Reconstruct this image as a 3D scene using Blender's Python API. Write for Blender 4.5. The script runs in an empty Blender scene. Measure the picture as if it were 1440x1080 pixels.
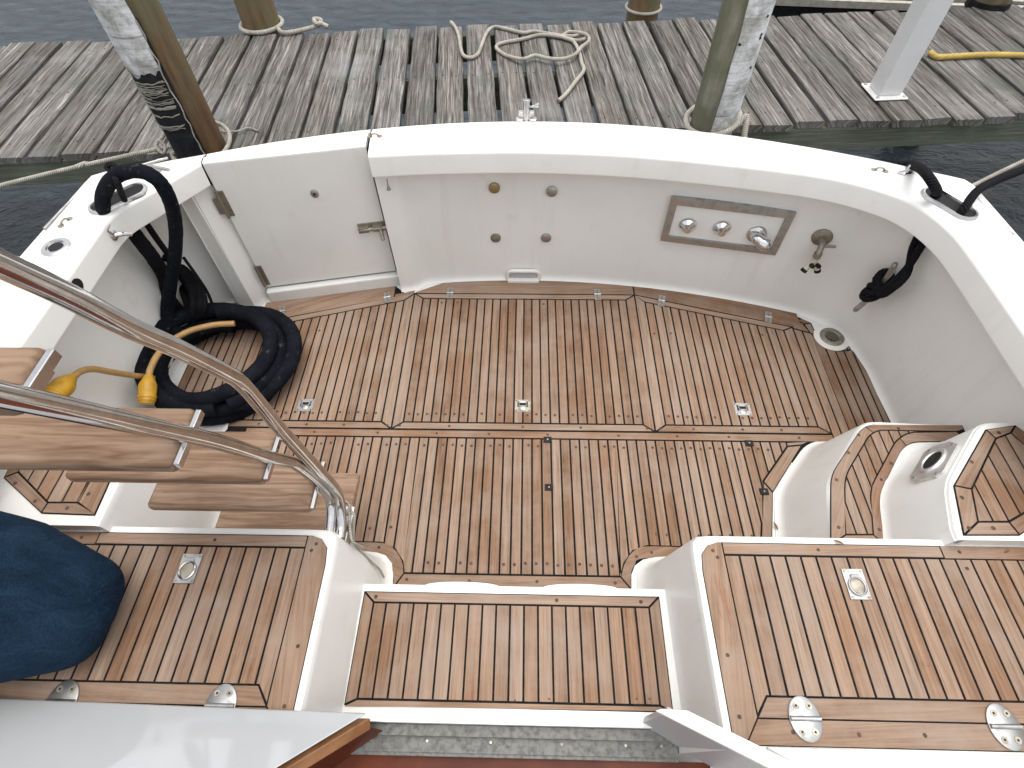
import bpy, bmesh, math, random
from mathutils import Vector, Matrix
random.seed(7)
SC = bpy.context.scene
COL = SC.collection
# ------------------------------------------------------------------ camera model
H = 2.1
_n = Vector((10, 543, 0)); _f = Vector((27, -1070, 0))
FPX = math.sqrt(-(_n.x*_f.x + _n.y*_f.y))
_n.z = FPX; _f.z = FPX
_Y = _f.normalized(); _Z = -_n.normalized(); _X = _Y.cross(_Z)
RM = Matrix((_X, _Y, _Z))
def ray(px, py): return RM @ Vector((px-720, py-540, FPX))
def P(px, py, z=0.0):
    d = ray(px, py); t = (z-H)/d.z
    return Vector((t*d.x, t*d.y, z))
def PY(px, py, y):
    d = ray(px, py); t = y/d.y
    return Vector((t*d.x, y, H+t*d.z))
def PX(px, py, x):
    d = ray(px, py); t = x/d.x
    return Vector((x, t*d.y, H+t*d.z))
cam_d = bpy.data.cameras.new('camera'); cam = bpy.data.objects.new('camera', cam_d); COL.objects.link(cam)
cam_d.sensor_width = 36; cam_d.lens = 36*FPX/1440; cam_d.clip_start = .02; cam_d.clip_end = 1000
cx, cy, cz = [Vector((RM[0][i], RM[1][i], RM[2][i])) for i in range(3)]
M3 = Matrix((cx, -cy, -cz)).transposed()
cam.matrix_world = Matrix.Translation((0, 0, H)) @ M3.to_4x4()
SC.camera = cam

# ------------------------------------------------------------------ materials
def nm(name):
    m = bpy.data.materials.new(name); m.use_nodes = True
    nt = m.node_tree; b = nt.nodes['Principled BSDF']
    return m, nt, b
def N(nt, t, **kw):
    n = nt.nodes.new(t)
    for k, v in kw.items():
        if k in n.inputs: n.inputs[k].default_value = v
        else: setattr(n, k, v)
    return n
def L(nt, a, ao, b, bi): nt.links.new(a.outputs[ao], b.inputs[bi])
def c4(c): return (c[0], c[1], c[2], 1)
def mapping(nt, src='Object', scale=(1,1,1), island=False):
    tc = N(nt, 'ShaderNodeTexCoord'); mp = N(nt, 'ShaderNodeMapping'); mp.inputs['Scale'].default_value = scale
    if island:
        g = N(nt, 'ShaderNodeNewGeometry'); mu = N(nt, 'ShaderNodeMath', operation='MULTIPLY'); mu.inputs[1].default_value = 37.0
        ad = N(nt, 'ShaderNodeVectorMath', operation='ADD')
        L(nt, g, 'Random Per Island', mu, 0); L(nt, tc, src, ad, 0); L(nt, mu, 0, ad, 1); L(nt, ad, 0, mp, 0)
    else: L(nt, tc, src, mp, 0)
    return mp
def noise(nt, mp, scale, detail=4, rough=.6):
    n = N(nt, 'ShaderNodeTexNoise'); n.inputs['Scale'].default_value = scale; n.inputs['Detail'].default_value = detail
    n.inputs['Roughness'].default_value = rough; L(nt, mp, 0, n, 'Vector'); return n
def ramp(nt, stops):
    r = N(nt, 'ShaderNodeValToRGB'); e = r.color_ramp.elements
    while len(e) < len(stops): e.new(.5)
    for i, (p, c) in enumerate(stops): e[i].position = p; e[i].color = c4(c)
    return r
def mixc(nt, a, b, fac, mode='MIX'):
    m = N(nt, 'ShaderNodeMix', data_type='RGBA', blend_type=mode)
    for s, v in ((6, a), (7, b)):
        if isinstance(v, tuple): m.inputs[s].default_value = c4(v)
        else: nt.links.new(v, m.inputs[s])
    if isinstance(fac, (int, float)): m.inputs[0].default_value = fac
    else: nt.links.new(fac, m.inputs[0])
    return m.outputs[2]
def bump(nt, b, h, strength=.3, dist=.002):
    bp = N(nt, 'ShaderNodeBump'); bp.inputs['Strength'].default_value = strength; bp.inputs['Distance'].default_value = dist
    nt.links.new(h, bp.inputs['Height']); L(nt, bp, 0, b, 'Normal')

def simple(name, col, rough=.5, metal=0, col2=None, nscale=8, bstr=0, bscale=200, coat=0, lo=.4, hi=.65, rough2=None, spec=.5):
    m, nt, b = nm(name)
    b.inputs['Roughness'].default_value = rough; b.inputs['Metallic'].default_value = metal; b.inputs['Specular IOR Level'].default_value = spec
    if coat: b.inputs['Coat Weight'].default_value = coat; b.inputs['Coat Roughness'].default_value = .08
    mp = mapping(nt)
    if col2:
        n = noise(nt, mp, nscale, 6); r = ramp(nt, [(lo, col), (hi, col2)]); L(nt, n, 0, r, 0); L(nt, r, 0, b, 'Base Color')
        if rough2 is not None:
            rr = ramp(nt, [(lo, (rough,)*3), (hi, (rough2,)*3)]); L(nt, n, 0, rr, 0); L(nt, rr, 0, b, 'Roughness')
    else: b.inputs['Base Color'].default_value = c4(col)
    if bstr:
        n2 = noise(nt, mp, bscale, 3); bump(nt, b, n2.outputs[0], bstr, .001)
    return m

def gelcoat():
    m, nt, b = nm('white_gelcoat'); mp = mapping(nt)
    n1 = noise(nt, mp, 2.2, 5); n2 = noise(nt, mp, 38, 4, .7)
    r1 = ramp(nt, [(.35, (.745,.735,.69)), (.6, (.795,.785,.745))]); L(nt, n1, 0, r1, 0)
    r2 = ramp(nt, [(.30, (.80,.78,.72)), (.40, (1,1,1))]); L(nt, n2, 0, r2, 0)
    o = mixc(nt, r1.outputs[0], r2.outputs[0], .05, 'MULTIPLY')
    ns = noise(nt, mapping(nt, 'Object', (16, 16, 1.1)), 1.0, 5, .65); rs = ramp(nt, [(.30, (.80,.765,.68)), (.44, (1,1,1))]); L(nt, ns, 0, rs, 0)
    o = mixc(nt, o, rs.outputs[0], .22, 'MULTIPLY')
    ng = noise(nt, mp, 7, 6, .72); rg = ramp(nt, [(.30, (.70,.66,.58)), (.40, (1,1,1))]); L(nt, ng, 0, rg, 0)
    o = mixc(nt, o, rg.outputs[0], .2, 'MULTIPLY'); nt.links.new(o, b.inputs['Base Color'])
    rr = ramp(nt, [(.3, (.36,)*3), (.7, (.30,)*3)]); L(nt, n2, 0, rr, 0); L(nt, rr, 0, b, 'Roughness')
    n3 = noise(nt, mp, 6, 2); bump(nt, b, n3.outputs[0], .02, .003)
    return m
def teak(name='weathered_teak', sun=1.0, tread=False):
    m, nt, b = nm(name)
    g = N(nt, 'ShaderNodeNewGeometry')
    mp = mapping(nt, 'UV', (5, 150, 1), True); mp2 = mapping(nt, 'UV', (3, 45, 1), True); mp3 = mapping(nt, 'Object', (1,1,1))
    gr = noise(nt, mp, 1, 5, .65); gb = noise(nt, mp2, 1, 3); bl = noise(nt, mp3, 4.5, 5, .65)
    base = ramp(nt, [(0, (.190,.112,.068)), (.2, (.250,.150,.094)), (.4, (.235,.155,.105)), (.6, (.285,.190,.130)), (.8, (.290,.212,.158)), (1, (.215,.135,.088))])
    L(nt, g, 'Random Per Island', base, 0)
    r1 = ramp(nt, [(.30, (.60,.55,.52)), (.50, (1,1,1)), (.72, (1.28,1.28,1.27))]); L(nt, gr, 0, r1, 0)
    o = mixc(nt, base.outputs[0], r1.outputs[0], .8, 'MULTIPLY')
    r2 = ramp(nt, [(.36, (.80,.76,.73)), (.62, (1.1,1.1,1.1))]); L(nt, gb, 0, r2, 0)
    o = mixc(nt, o, r2.outputs[0], .8, 'MULTIPLY')
    # silvered weathering patches
    r3 = ramp(nt, [(.42, (0,0,0)), (.68, (.62,.62,.62))]); L(nt, bl, 0, r3, 0)
    o = mixc(nt, o, (.31,.245,.195), r3.outputs[0])
    # dark stains with their own shape
    n4 = noise(nt, mp3, 9, 5, .7); r4 = ramp(nt, [(.26, (.8,.77,.75)), (.34, (1,1,1))]); L(nt, n4, 0, r4, 0)
    o = mixc(nt, o, r4.outputs[0], .8, 'MULTIPLY')
    nt.links.new(o, b.inputs['Base Color'])
    b.inputs['Roughness'].default_value = .7
    b.inputs['Specular IOR Level'].default_value = .12
    bump(nt, b, gr.outputs[0], .35, .0015)
    return m
def tread_wood():
    m, nt, b = nm('teak_block')
    mp = mapping(nt, 'Object', (2.2, 26, 26)); d = noise(nt, mapping(nt, 'Object', (1,1,1)), 5, 3)
    w = N(nt, 'ShaderNodeTexNoise'); w.inputs['Scale'].default_value = 2.0; w.inputs['Detail'].default_value = 7; w.inputs['Distortion'].default_value = 1.3; L(nt, mp, 0, w, 'Vector')
    r = ramp(nt, [(.3, (.15,.085,.05)), (.45, (.22,.14,.092)), (.55, (.27,.18,.12)), (.7, (.31,.22,.155))]); L(nt, w, 0, r, 0)
    r2 = ramp(nt, [(.35, (.8,.76,.72)), (.65, (1.08,1.08,1.08))]); L(nt, d, 0, r2, 0)
    o = mixc(nt, r.outputs[0], r2.outputs[0], .8, 'MULTIPLY'); nt.links.new(o, b.inputs['Base Color'])
    b.inputs['Roughness'].default_value = .6; b.inputs['Specular IOR Level'].default_value = .15; bump(nt, b, w.outputs[0], .3, .002)
    return m
def dock_wood(name='weathered_grey_timber', green=False):
    m, nt, b = nm(name)
    g = N(nt, 'ShaderNodeNewGeometry')
    mp = mapping(nt, 'UV', (1.3, 34, 1), True); mpf = mapping(nt, 'UV', (4, 130, 1), True); mpo = mapping(nt, 'Object')
    n1 = N(nt, 'ShaderNodeTexNoise'); n1.inputs['Scale'].default_value = 1.6; n1.inputs['Detail'].default_value = 8; n1.inputs['Roughness'].default_value = .7; n1.inputs['Distortion'].default_value = .9; L(nt, mp, 0, n1, 'Vector')
    n2 = noise(nt, mpf, 1, 6, .7); n3 = noise(nt, mpo, 3.5, 6, .7); n4 = noise(nt, mpo, 1.6, 5, .6)
    r1 = ramp(nt, [(.30, (.030,.027,.024)), (.42, (.097,.090,.081)), (.55, (.190,.180,.166)), (.70, (.37,.36,.345))]); L(nt, n1, 0, r1, 0)
    r2 = ramp(nt, [(.36, (.22,.20,.19)), (.46, (.85,.84,.83)), (.66, (1.5,1.5,1.49))]); L(nt, n2, 0, r2, 0)
    o = mixc(nt, r1.outputs[0], r2.outputs[0], .8, 'MULTIPLY')
    ri = ramp(nt, [(0, (.72,.70,.71)), (.4, (.95,.93,.92)), (.7, (.98,.95,.90)), (1, (1.12,1.12,1.13))]); L(nt, g, 'Random Per Island', ri, 0)
    o = mixc(nt, o, ri.outputs[0], .9, 'MULTIPLY')
    r3 = ramp(nt, [(.50, (0,0,0)), (.66, (.5,.5,.5))]); L(nt, n3, 0, r3, 0)
    o = mixc(nt, o, (.105,.12,.098) if not green else (.10,.14,.085), r3.outputs[0])
    r4 = ramp(nt, [(.54, (0,0,0)), (.72, (.45,.45,.45))]); L(nt, n4, 0, r4, 0)
    o = mixc(nt, o, (.34,.34,.335), r4.outputs[0])
    if green: o = mixc(nt, o, (.115,.14,.09), .55)
    nt.links.new(o, b.inputs['Base Color']); b.inputs['Roughness'].default_value = .85; b.inputs['Specular IOR Level'].default_value = .2
    bump(nt, b, n2.outputs[0], 1.0, .008)
    return m
def piling_wood(name, a, bcol, c, low=False):
    m, nt, b = nm(name); mp = mapping(nt, 'Object', (14, 14, 1.4)); mp2 = mapping(nt, 'Object')
    n1 = noise(nt, mp, 1.5, 7, .7); n2 = noise(nt, mp2, 5, 4); n3 = noise(nt, mp2, 60, 3)
    r = ramp(nt, [(.3, a), (.5, bcol), (.72, c)]); L(nt, n1, 0, r, 0)
    r2 = ramp(nt, [(.38, (0,0,0)), (.60, (.75,.75,.75))]); L(nt, n2, 0, r2, 0)
    o = mixc(nt, r.outputs[0], (.115,.12,.065), r2.outputs[0])
    if low:
        sx = N(nt, 'ShaderNodeSeparateXYZ'); L(nt, mp2, 0, sx, 0); ad = N(nt, 'ShaderNodeMath', operation='MULTIPLY_ADD'); L(nt, n2, 0, ad, 0); ad.inputs[1].default_value = .8; L(nt, sx, 2, ad, 2)
        rz = ramp(nt, [(.0, (.85,.85,.85)), (1.0, (0,0,0))]); mr = N(nt, 'ShaderNodeMapRange'); mr.inputs[1].default_value = 1.0; mr.inputs[2].default_value = 1.9; L(nt, ad, 0, mr, 0); L(nt, mr, 0, rz, 0)
        r9 = ramp(nt, [(.3, (.06,.027,.010)), (.6, (.17,.082,.028))]); L(nt, n1, 0, r9, 0); o = mixc(nt, o, r9.outputs[0], rz.outputs[0])
    nt.links.new(o, b.inputs['Base Color']); b.inputs['Roughness'].default_value = .85
    bump(nt, b, n1.outputs[0], .8, .01)
    return m
def steel(name='stainless_steel', col=(.62,.60,.58), rough=.2, brushed=False):
    m, nt, b = nm(name); mp = mapping(nt, 'Object', (1,1,1)); n = noise(nt, mp, 25, 5, .65)
    r = ramp(nt, [(.35, (rough*1.8,)*3), (.65, (rough,)*3)]); L(nt, n, 0, r, 0); L(nt, r, 0, b, 'Roughness')
    rc = ramp(nt, [(.3, tuple(x*.75 for x in col)), (.55, col)]); L(nt, n, 0, rc, 0); L(nt, rc, 0, b, 'Base Color')
    b.inputs['Metallic'].default_value = 1
    return m
def rope_mat(name, col, dark, scale=60, fuzz=.8):
    m, nt, b = nm(name); mp = mapping(nt, 'UV', (scale, 3, 1))
    w = N(nt, 'ShaderNodeTexWave', wave_type='BANDS', bands_direction='DIAGONAL'); w.inputs['Scale'].default_value = 1.0; w.inputs['Distortion'].default_value = .6; w.inputs['Detail'].default_value = 2
    L(nt, mp, 0, w, 'Vector'); r = ramp(nt, [(.1, dark), (.55, col)]); L(nt, w, 0, r, 0)
    n = noise(nt, mapping(nt), 18, 4); r2 = ramp(nt, [(.35, (.7,.68,.62)), (.6, (1,1,1))]); L(nt, n, 0, r2, 0)
    o = mixc(nt, r.outputs[0], r2.outputs[0], .8, 'MULTIPLY'); nt.links.new(o, b.inputs['Base Color'])
    b.inputs['Roughness'].default_value = .9; b.inputs['Specular IOR Level'].default_value = .15; bump(nt, b, w.outputs[0], fuzz, .004)
    return m
def cloth_sleeve():
    m, nt, b = nm('navy_cloth_sleeve'); mp = mapping(nt); uv = mapping(nt, 'UV', (26, 2, 1))
    n = noise(nt, uv, 1, 4); n2 = noise(nt, mp, 700, 2); n3 = noise(nt, mp, 11, 5)
    r = ramp(nt, [(.4, (.004,.005,.008)), (.75, (.010,.012,.017))]); L(nt, n3, 0, r, 0)
    n5 = noise(nt, mp, 26, 6, .75); r5 = ramp(nt, [(.60, (0,0,0)), (.72, (.4,.4,.4))]); L(nt, n5, 0, r5, 0)
    o = mixc(nt, r.outputs[0], (.20,.19,.18), r5.outputs[0]); nt.links.new(o, b.inputs['Base Color'])
    b.inputs['Roughness'].default_value = .85; b.inputs['Specular IOR Level'].default_value = .1
    bump(nt, b, n.outputs[0], .9, .012)
    return m
def denim():
    m, nt, b = nm('blue_denim'); mp = mapping(nt, 'Object', (1,1,1))
    n1 = noise(nt, mapping(nt, 'Object', (3.5, 9, 6)), 1.6, 4, .6); n1.inputs['Distortion'].default_value = 1.2; n2 = noise(nt, mapping(nt, 'Object', (420, 160, 420)), 1, 2)
    r = ramp(nt, [(.3, (.005,.014,.028)), (.6, (.009,.024,.045)), (.8, (.016,.037,.060))]); L(nt, n1, 0, r, 0)
    r2 = ramp(nt, [(.35, (.6,.6,.65)), (.65, (1.35,1.35,1.35))]); L(nt, n2, 0, r2, 0)
    o = mixc(nt, r.outputs[0], r2.outputs[0], .8, 'MULTIPLY'); nt.links.new(o, b.inputs['Base Color'])
    b.inputs['Roughness'].default_value = .9; b.inputs['Specular IOR Level'].default_value = .1; bump(nt, b, n1.outputs[0], .6, .035)
    return m
def water_mat():
    m, nt, b = nm('harbour_water'); mp = mapping(nt, 'Object', (1, 1.6, 1))
    n1 = N(nt, 'ShaderNodeTexNoise'); n1.inputs['Scale'].default_value = 4.2; n1.inputs['Detail'].default_value = 7; n1.inputs['Roughness'].default_value = .6; n1.inputs['Distortion'].default_value = .5; L(nt, mp, 0, n1, 'Vector')
    b.inputs['Base Color'].default_value = (.016,.033,.050,1); b.inputs['Roughness'].default_value = .06; b.inputs['IOR'].default_value = 1.52
    bump(nt, b, n1.outputs[0], 1.0, .16)
    return m
def canvas_mat():
    m, nt, b = nm('frayed_white_canvas'); mp = mapping(nt, 'Object', (5, 5, 90)); mpo = mapping(nt, 'Object')
    n = noise(nt, mp, 1, 4, .7); n2 = noise(nt, mpo, 9, 6, .7)
    r = ramp(nt, [(.28, (.16,.15,.14)), (.40, (.55,.55,.54)), (.6, (.70,.71,.72))]); L(nt, n, 0, r, 0)
    r2 = ramp(nt, [(.40, (.42,.40,.35)), (.58, (1,1,1))]); L(nt, n2, 0, r2, 0)
    o = mixc(nt, r.outputs[0], r2.outputs[0], .9, 'MULTIPLY'); nt.links.new(o, b.inputs['Base Color'])
    b.inputs['Roughness'].default_value = .9; bump(nt, b, n.outputs[0], .5, .004)
    return m

GEL = gelcoat(); TEAK = teak(); TREAD = tread_wood()
CAULK = simple('black_caulk', (.008,.007,.007), .8, col2=(.02,.018,.016), nscale=40, spec=.1)
SCRAPE = simple('freshly_scraped_teak', (.34,.145,.07), .7, col2=(.26,.12,.065), nscale=50)
BUNG = simple('dark_wood_plug', (.045,.024,.014), .7, col2=(.10,.055,.032), nscale=60)
STEEL = steel(); CHROME = steel('polished_chrome', (.74,.74,.74), .07); BRUSH = steel('brushed_steel', (.46,.45,.435), .34)
DULL = steel('dull_tarnished_metal', (.36,.33,.27), .42); BRASS = steel('aged_brass_disc', (.42,.34,.18), .4)
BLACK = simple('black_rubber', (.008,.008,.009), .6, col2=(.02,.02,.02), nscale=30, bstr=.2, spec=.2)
RAIL = steel('polished_rail_steel', (.62,.60,.58), .075)
PLATE = steel('cast_light_metal', (.74,.73,.70), .38)
HW = steel('satin_hardware_steel', (.40,.40,.39), .33)
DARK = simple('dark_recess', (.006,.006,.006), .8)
SLEEVE = cloth_sleeve(); BROPE = rope_mat('black_rope', (.014,.014,.018), (.004,.004,.005), 90)
WROPE = rope_mat('white_rope', (.62,.59,.52), (.30,.27,.22), 70); YROPE = rope_mat('yellow_hose_rubber', (.55,.40,.13), (.45,.32,.10), 20, .1)
YCORD = simple('ochre_cord_rubber', (.42,.255,.09), .5, col2=(.33,.20,.07), nscale=30, bstr=.1)
YPLUG = simple('yellow_plug_rubber', (.55,.30,.02), .45, col2=(.40,.21,.02), nscale=25, bstr=.15)
DOCK = dock_wood(); GREEN = dock_wood('mossy_green_timber', True)
PILE_B = piling_wood('brown_piling_timber', (.07,.04,.02), (.17,.10,.045), (.24,.16,.08))
PILE_S = piling_wood('stained_piling_timber', (.045,.035,.018), (.115,.09,.045), (.17,.14,.075), True)
PILE_G = piling_wood('mossy_piling_timber', (.09,.085,.06), (.19,.18,.13), (.30,.28,.22))
CANVAS = canvas_mat(); WPAINT = simple('white_powder_paint', (.74,.73,.71), .35, col2=(.68,.67,.65), nscale=4)
DENIM = denim(); WATER = water_mat()
VARN = simple('varnished_mahogany', (.075,.016,.007), .4, col2=(.12,.03,.012), nscale=6, spec=.15)
TRIM = simple('oiled_teak_trim', (.20,.09,.035), .35, col2=(.30,.15,.07), nscale=14)
ALU = simple('corroded_aluminium_track', (.19,.19,.175), .6, .0, col2=(.09,.085,.08), nscale=60, spec=.2, bstr=.3, bscale=120, lo=.42, hi=.7)
GREYP = simple('light_grey_gelcoat', (.42,.41,.40), .4, col2=(.44,.43,.42), nscale=5)
SKIN = simple('skin', (.45,.27,.19), .5); SHIRT = simple('white_cotton', (.6,.6,.6), .9, col2=(.5,.5,.5)); HAIR = simple('brown_hair', (.04,.025,.015), .6)
LEAF = simple('dry_leaf', (.16,.075,.025), .8, col2=(.26,.14,.06), nscale=40); PLAST = simple('ivory_plastic', (.62,.56,.44), .4, col2=(.5,.44,.33), nscale=40)
RAG = simple('white_plastic_sheet', (.62,.62,.62), .35, col2=(.5,.5,.5), nscale=12)

# ------------------------------------------------------------------ mesh helpers
class MB:
    def __init__(s): s.v = []; s.f = []; s.m = []; s.uv = []
    def add(s, vs, fs, mi=0, uvs=None):
        o = len(s.v); s.v += [tuple(v) for v in vs]
        for i, f in enumerate(fs):
            s.f.append([o+k for k in f]); s.m.append(mi)
            s.uv.append(uvs[i] if uvs else None)
    def prism(s, poly, z0, z1, mi=0, bottom=True):
        n = len(poly)
        if area(poly) < 0: poly = poly[::-1]
        vs = [(p[0], p[1], z0) for p in poly] + [(p[0], p[1], z1) for p in poly]
        fs = [list(range(n, 2*n))] + [[i, (i+1) % n, n+(i+1) % n, n+i] for i in range(n)]
        if bottom: fs.append(list(range(n))[::-1])
        s.add(vs, fs, mi)
    def box(s, c, sz, mi=0, rot=None):
        M = rot if rot else Matrix.Identity(3); c = Vector(c)
        vs = [c + M @ Vector((sx*sz[0]/2, sy*sz[1]/2, sk*sz[2]/2)) for sk in (-1, 1) for sx, sy in ((-1,-1),(1,-1),(1,1),(-1,1))]
        s.add(vs, [[3,2,1,0],[4,5,6,7],[0,1,5,4],[1,2,6,5],[2,3,7,6],[3,0,4,7]], mi)
    def loft(s, rings, closed=False, mi=0, cap=False):
        n = len(rings[0]); vs = [p for r in rings for p in r]; fs = []
        for k in range(len(rings)-1):
            for i in range(n if closed else n-1):
                j = (i+1) % n; fs.append([k*n+i, k*n+j, (k+1)*n+j, (k+1)*n+i])
        if cap: fs.append(list(range(n))[::-1]); fs.append([(len(rings)-1)*n+i for i in range(n)])
        s.add(vs, fs, mi)
    def tube(s, pts, r, seg=10, mi=0, closed=False, caps=True, squash=None, jit=0):
        pts = [Vector(p) for p in pts]; n = len(pts)
        rs = r if isinstance(r, (list, tuple)) else [r]*n
        T = []
        for i in range(n):
            a = pts[(i-1) % n] if (closed or i > 0) else pts[i]; b = pts[(i+1) % n] if (closed or i < n-1) else pts[i]
            t = (b-a); T.append(t.normalized() if t.length > 1e-9 else Vector((0,0,1)))
        up = Vector((0,0,1)) if abs(T[0].z) < .9 else Vector((1,0,0))
        u = (up - T[0]*up.dot(T[0])).normalized(); vs = []; le = 0; lens = []
        for i in range(n):
            if i: le += (pts[i]-pts[i-1]).length
            lens.append(le)
            u = (u - T[i]*u.dot(T[i])).normalized(); w = T[i].cross(u)
            for k in range(seg):
                a = 2*math.pi*k/seg; rr = rs[i]*(1+random.uniform(-jit, jit))
                vs.append(pts[i] + u*math.cos(a)*rr + w*math.sin(a)*rr)
        fs = []; uvs = []
        for i in range(n if closed else n-1):
            j = (i+1) % n; l2 = lens[j] if j else le+.02
            for k in range(seg):
                q = (k+1) % seg; fs.append([i*seg+k, i*seg+q, j*seg+q, j*seg+k])
                uvs.append([(lens[i], k/seg), (lens[i], (k+1)/seg), (l2, (k+1)/seg), (l2, k/seg)])
        if caps and not closed:
            fs += [list(range(seg))[::-1], [(n-1)*seg+k for k in range(seg)]]; uvs += [None, None]
        s.add(vs, fs, mi, uvs)
    def lathe(s, prof, origin, axis=(0,0,1), seg=24, mi=0, sx=1, sy=1, xdir=None):
        o = Vector(origin); z = Vector(axis).normalized()
        x = Vector(xdir) if xdir else (Vector((1,0,0)) if abs(z.x) < .9 else Vector((0,1,0)))
        x = (x - z*x.dot(z)).normalized(); y = z.cross(x); rings = []
        for r, h in prof:
            rings.append([o + x*r*sx*math.cos(2*math.pi*k/seg) + y*r*sy*math.sin(2*math.pi*k/seg) + z*h for k in range(seg)])
        s.loft(rings, True, mi, True)
    def build(s, name, mats, parent=None, smooth=None, bevel=0, bseg=2, sub=0, wn_=False):
        me = bpy.data.meshes.new(name); me.from_pydata(s.v, [], s.f)
        mats = mats if isinstance(mats, (list, tuple)) else [mats]
        for m in mats: me.materials.append(m)
        me.polygons.foreach_set('material_index', s.m)
        if any(u is not None for u in s.uv):
            ul = me.uv_layers.new(name='UVMap')
            for p, u in zip(me.polygons, s.uv):
                if u is not None:
                    for k, li in enumerate(p.loop_indices): ul.data[li].uv = u[k]
        bm = bmesh.new(); bm.from_mesh(me); bmesh.ops.recalc_face_normals(bm, faces=bm.faces); bm.to_mesh(me); bm.free()
        if smooth is not None:
            me.polygons.foreach_set('use_smooth', [True]*len(me.polygons)); me.set_sharp_from_angle(angle=math.radians(smooth))
        o = bpy.data.objects.new(name, me); COL.objects.link(o)
        if parent: o.parent = parent; o.matrix_parent_inverse = Matrix.Translation(-parent_world(parent))
        if bevel:
            bv = o.modifiers.new('bevel', 'BEVEL'); bv.width = bevel; bv.segments = bseg; bv.limit_method = 'ANGLE'; bv.angle_limit = math.radians(35)
            if smooth is None:
                me.polygons.foreach_set('use_smooth', [True]*len(me.polygons)); bv.harden_normals = True
        if wn_:
            wm = o.modifiers.new('weighted_normals', 'WEIGHTED_NORMAL'); wm.keep_sharp = True; wm.weight = 80
        if sub:
            sb = o.modifiers.new('subdivision', 'SUBSURF'); sb.levels = sub; sb.render_levels = sub
        return o
def parent_world(p):
    return p.location.copy()
def tag(o, label=None, cat=None, group=None, kind=None):
    if label: o['label'] = label
    if cat: o['category'] = cat
    if group: o['group'] = group
    if kind: o['kind'] = kind
    return o
def empty(name, loc, label=None, cat=None, group=None):
    o = bpy.data.objects.new(name, None); o.empty_display_size = .1; COL.objects.link(o); o.location = loc
    return tag(o, label, cat, group)
def area(p):
    return sum(p[i][0]*p[(i+1) % len(p)][1]-p[(i+1) % len(p)][0]*p[i][1] for i in range(len(p)))/2
def clip_half(poly, ax, val, keep_less):
    out = []; n = len(poly)
    for i in range(n):
        a = poly[i]; b = poly[(i+1) % n]
        da = (a[ax]-val)*(1 if keep_less else -1); db = (b[ax]-val)*(1 if keep_less else -1)
        if da <= 0: out.append(a)
        if (da < 0 < db) or (db < 0 < da):
            t = da/(da-db); out.append((a[0]+(b[0]-a[0])*t, a[1]+(b[1]-a[1])*t))
    return out
def clean(p):
    q = []
    for a in p:
        if not q or math.hypot(a[0]-q[-1][0], a[1]-q[-1][1]) > .0012: q.append(a)
    while len(q) > 1 and math.hypot(q[0][0]-q[-1][0], q[0][1]-q[-1][1]) < .0012: q.pop()
    return q
def inset(p, g):
    p = clean([(a[0], a[1]) for a in p])
    if len(p) < 3: return None
    if area(p) < 0: p = p[::-1]
    n = len(p); out = []
    for i in range(n):
        a = Vector(p[i-1]); b = Vector(p[i]); c = Vector(p[(i+1) % n])
        d1 = (b-a).normalized(); d2 = (c-b).normalized()
        n1 = Vector((-d1.y, d1.x)); n2 = Vector((-d2.y, d2.x)); m = n1+n2
        k = m.dot(n1)
        if k < .15: m = n1; k = 1
        v = m*(g/k)
        if v.length > 4*g: v = v.normalized()*4*g
        out.append((b.x+v.x, b.y+v.y))
    if area(out) < 2e-5: return None
    return out
def xy(*pp): return [(p[0], p[1]) for p in pp]
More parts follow.
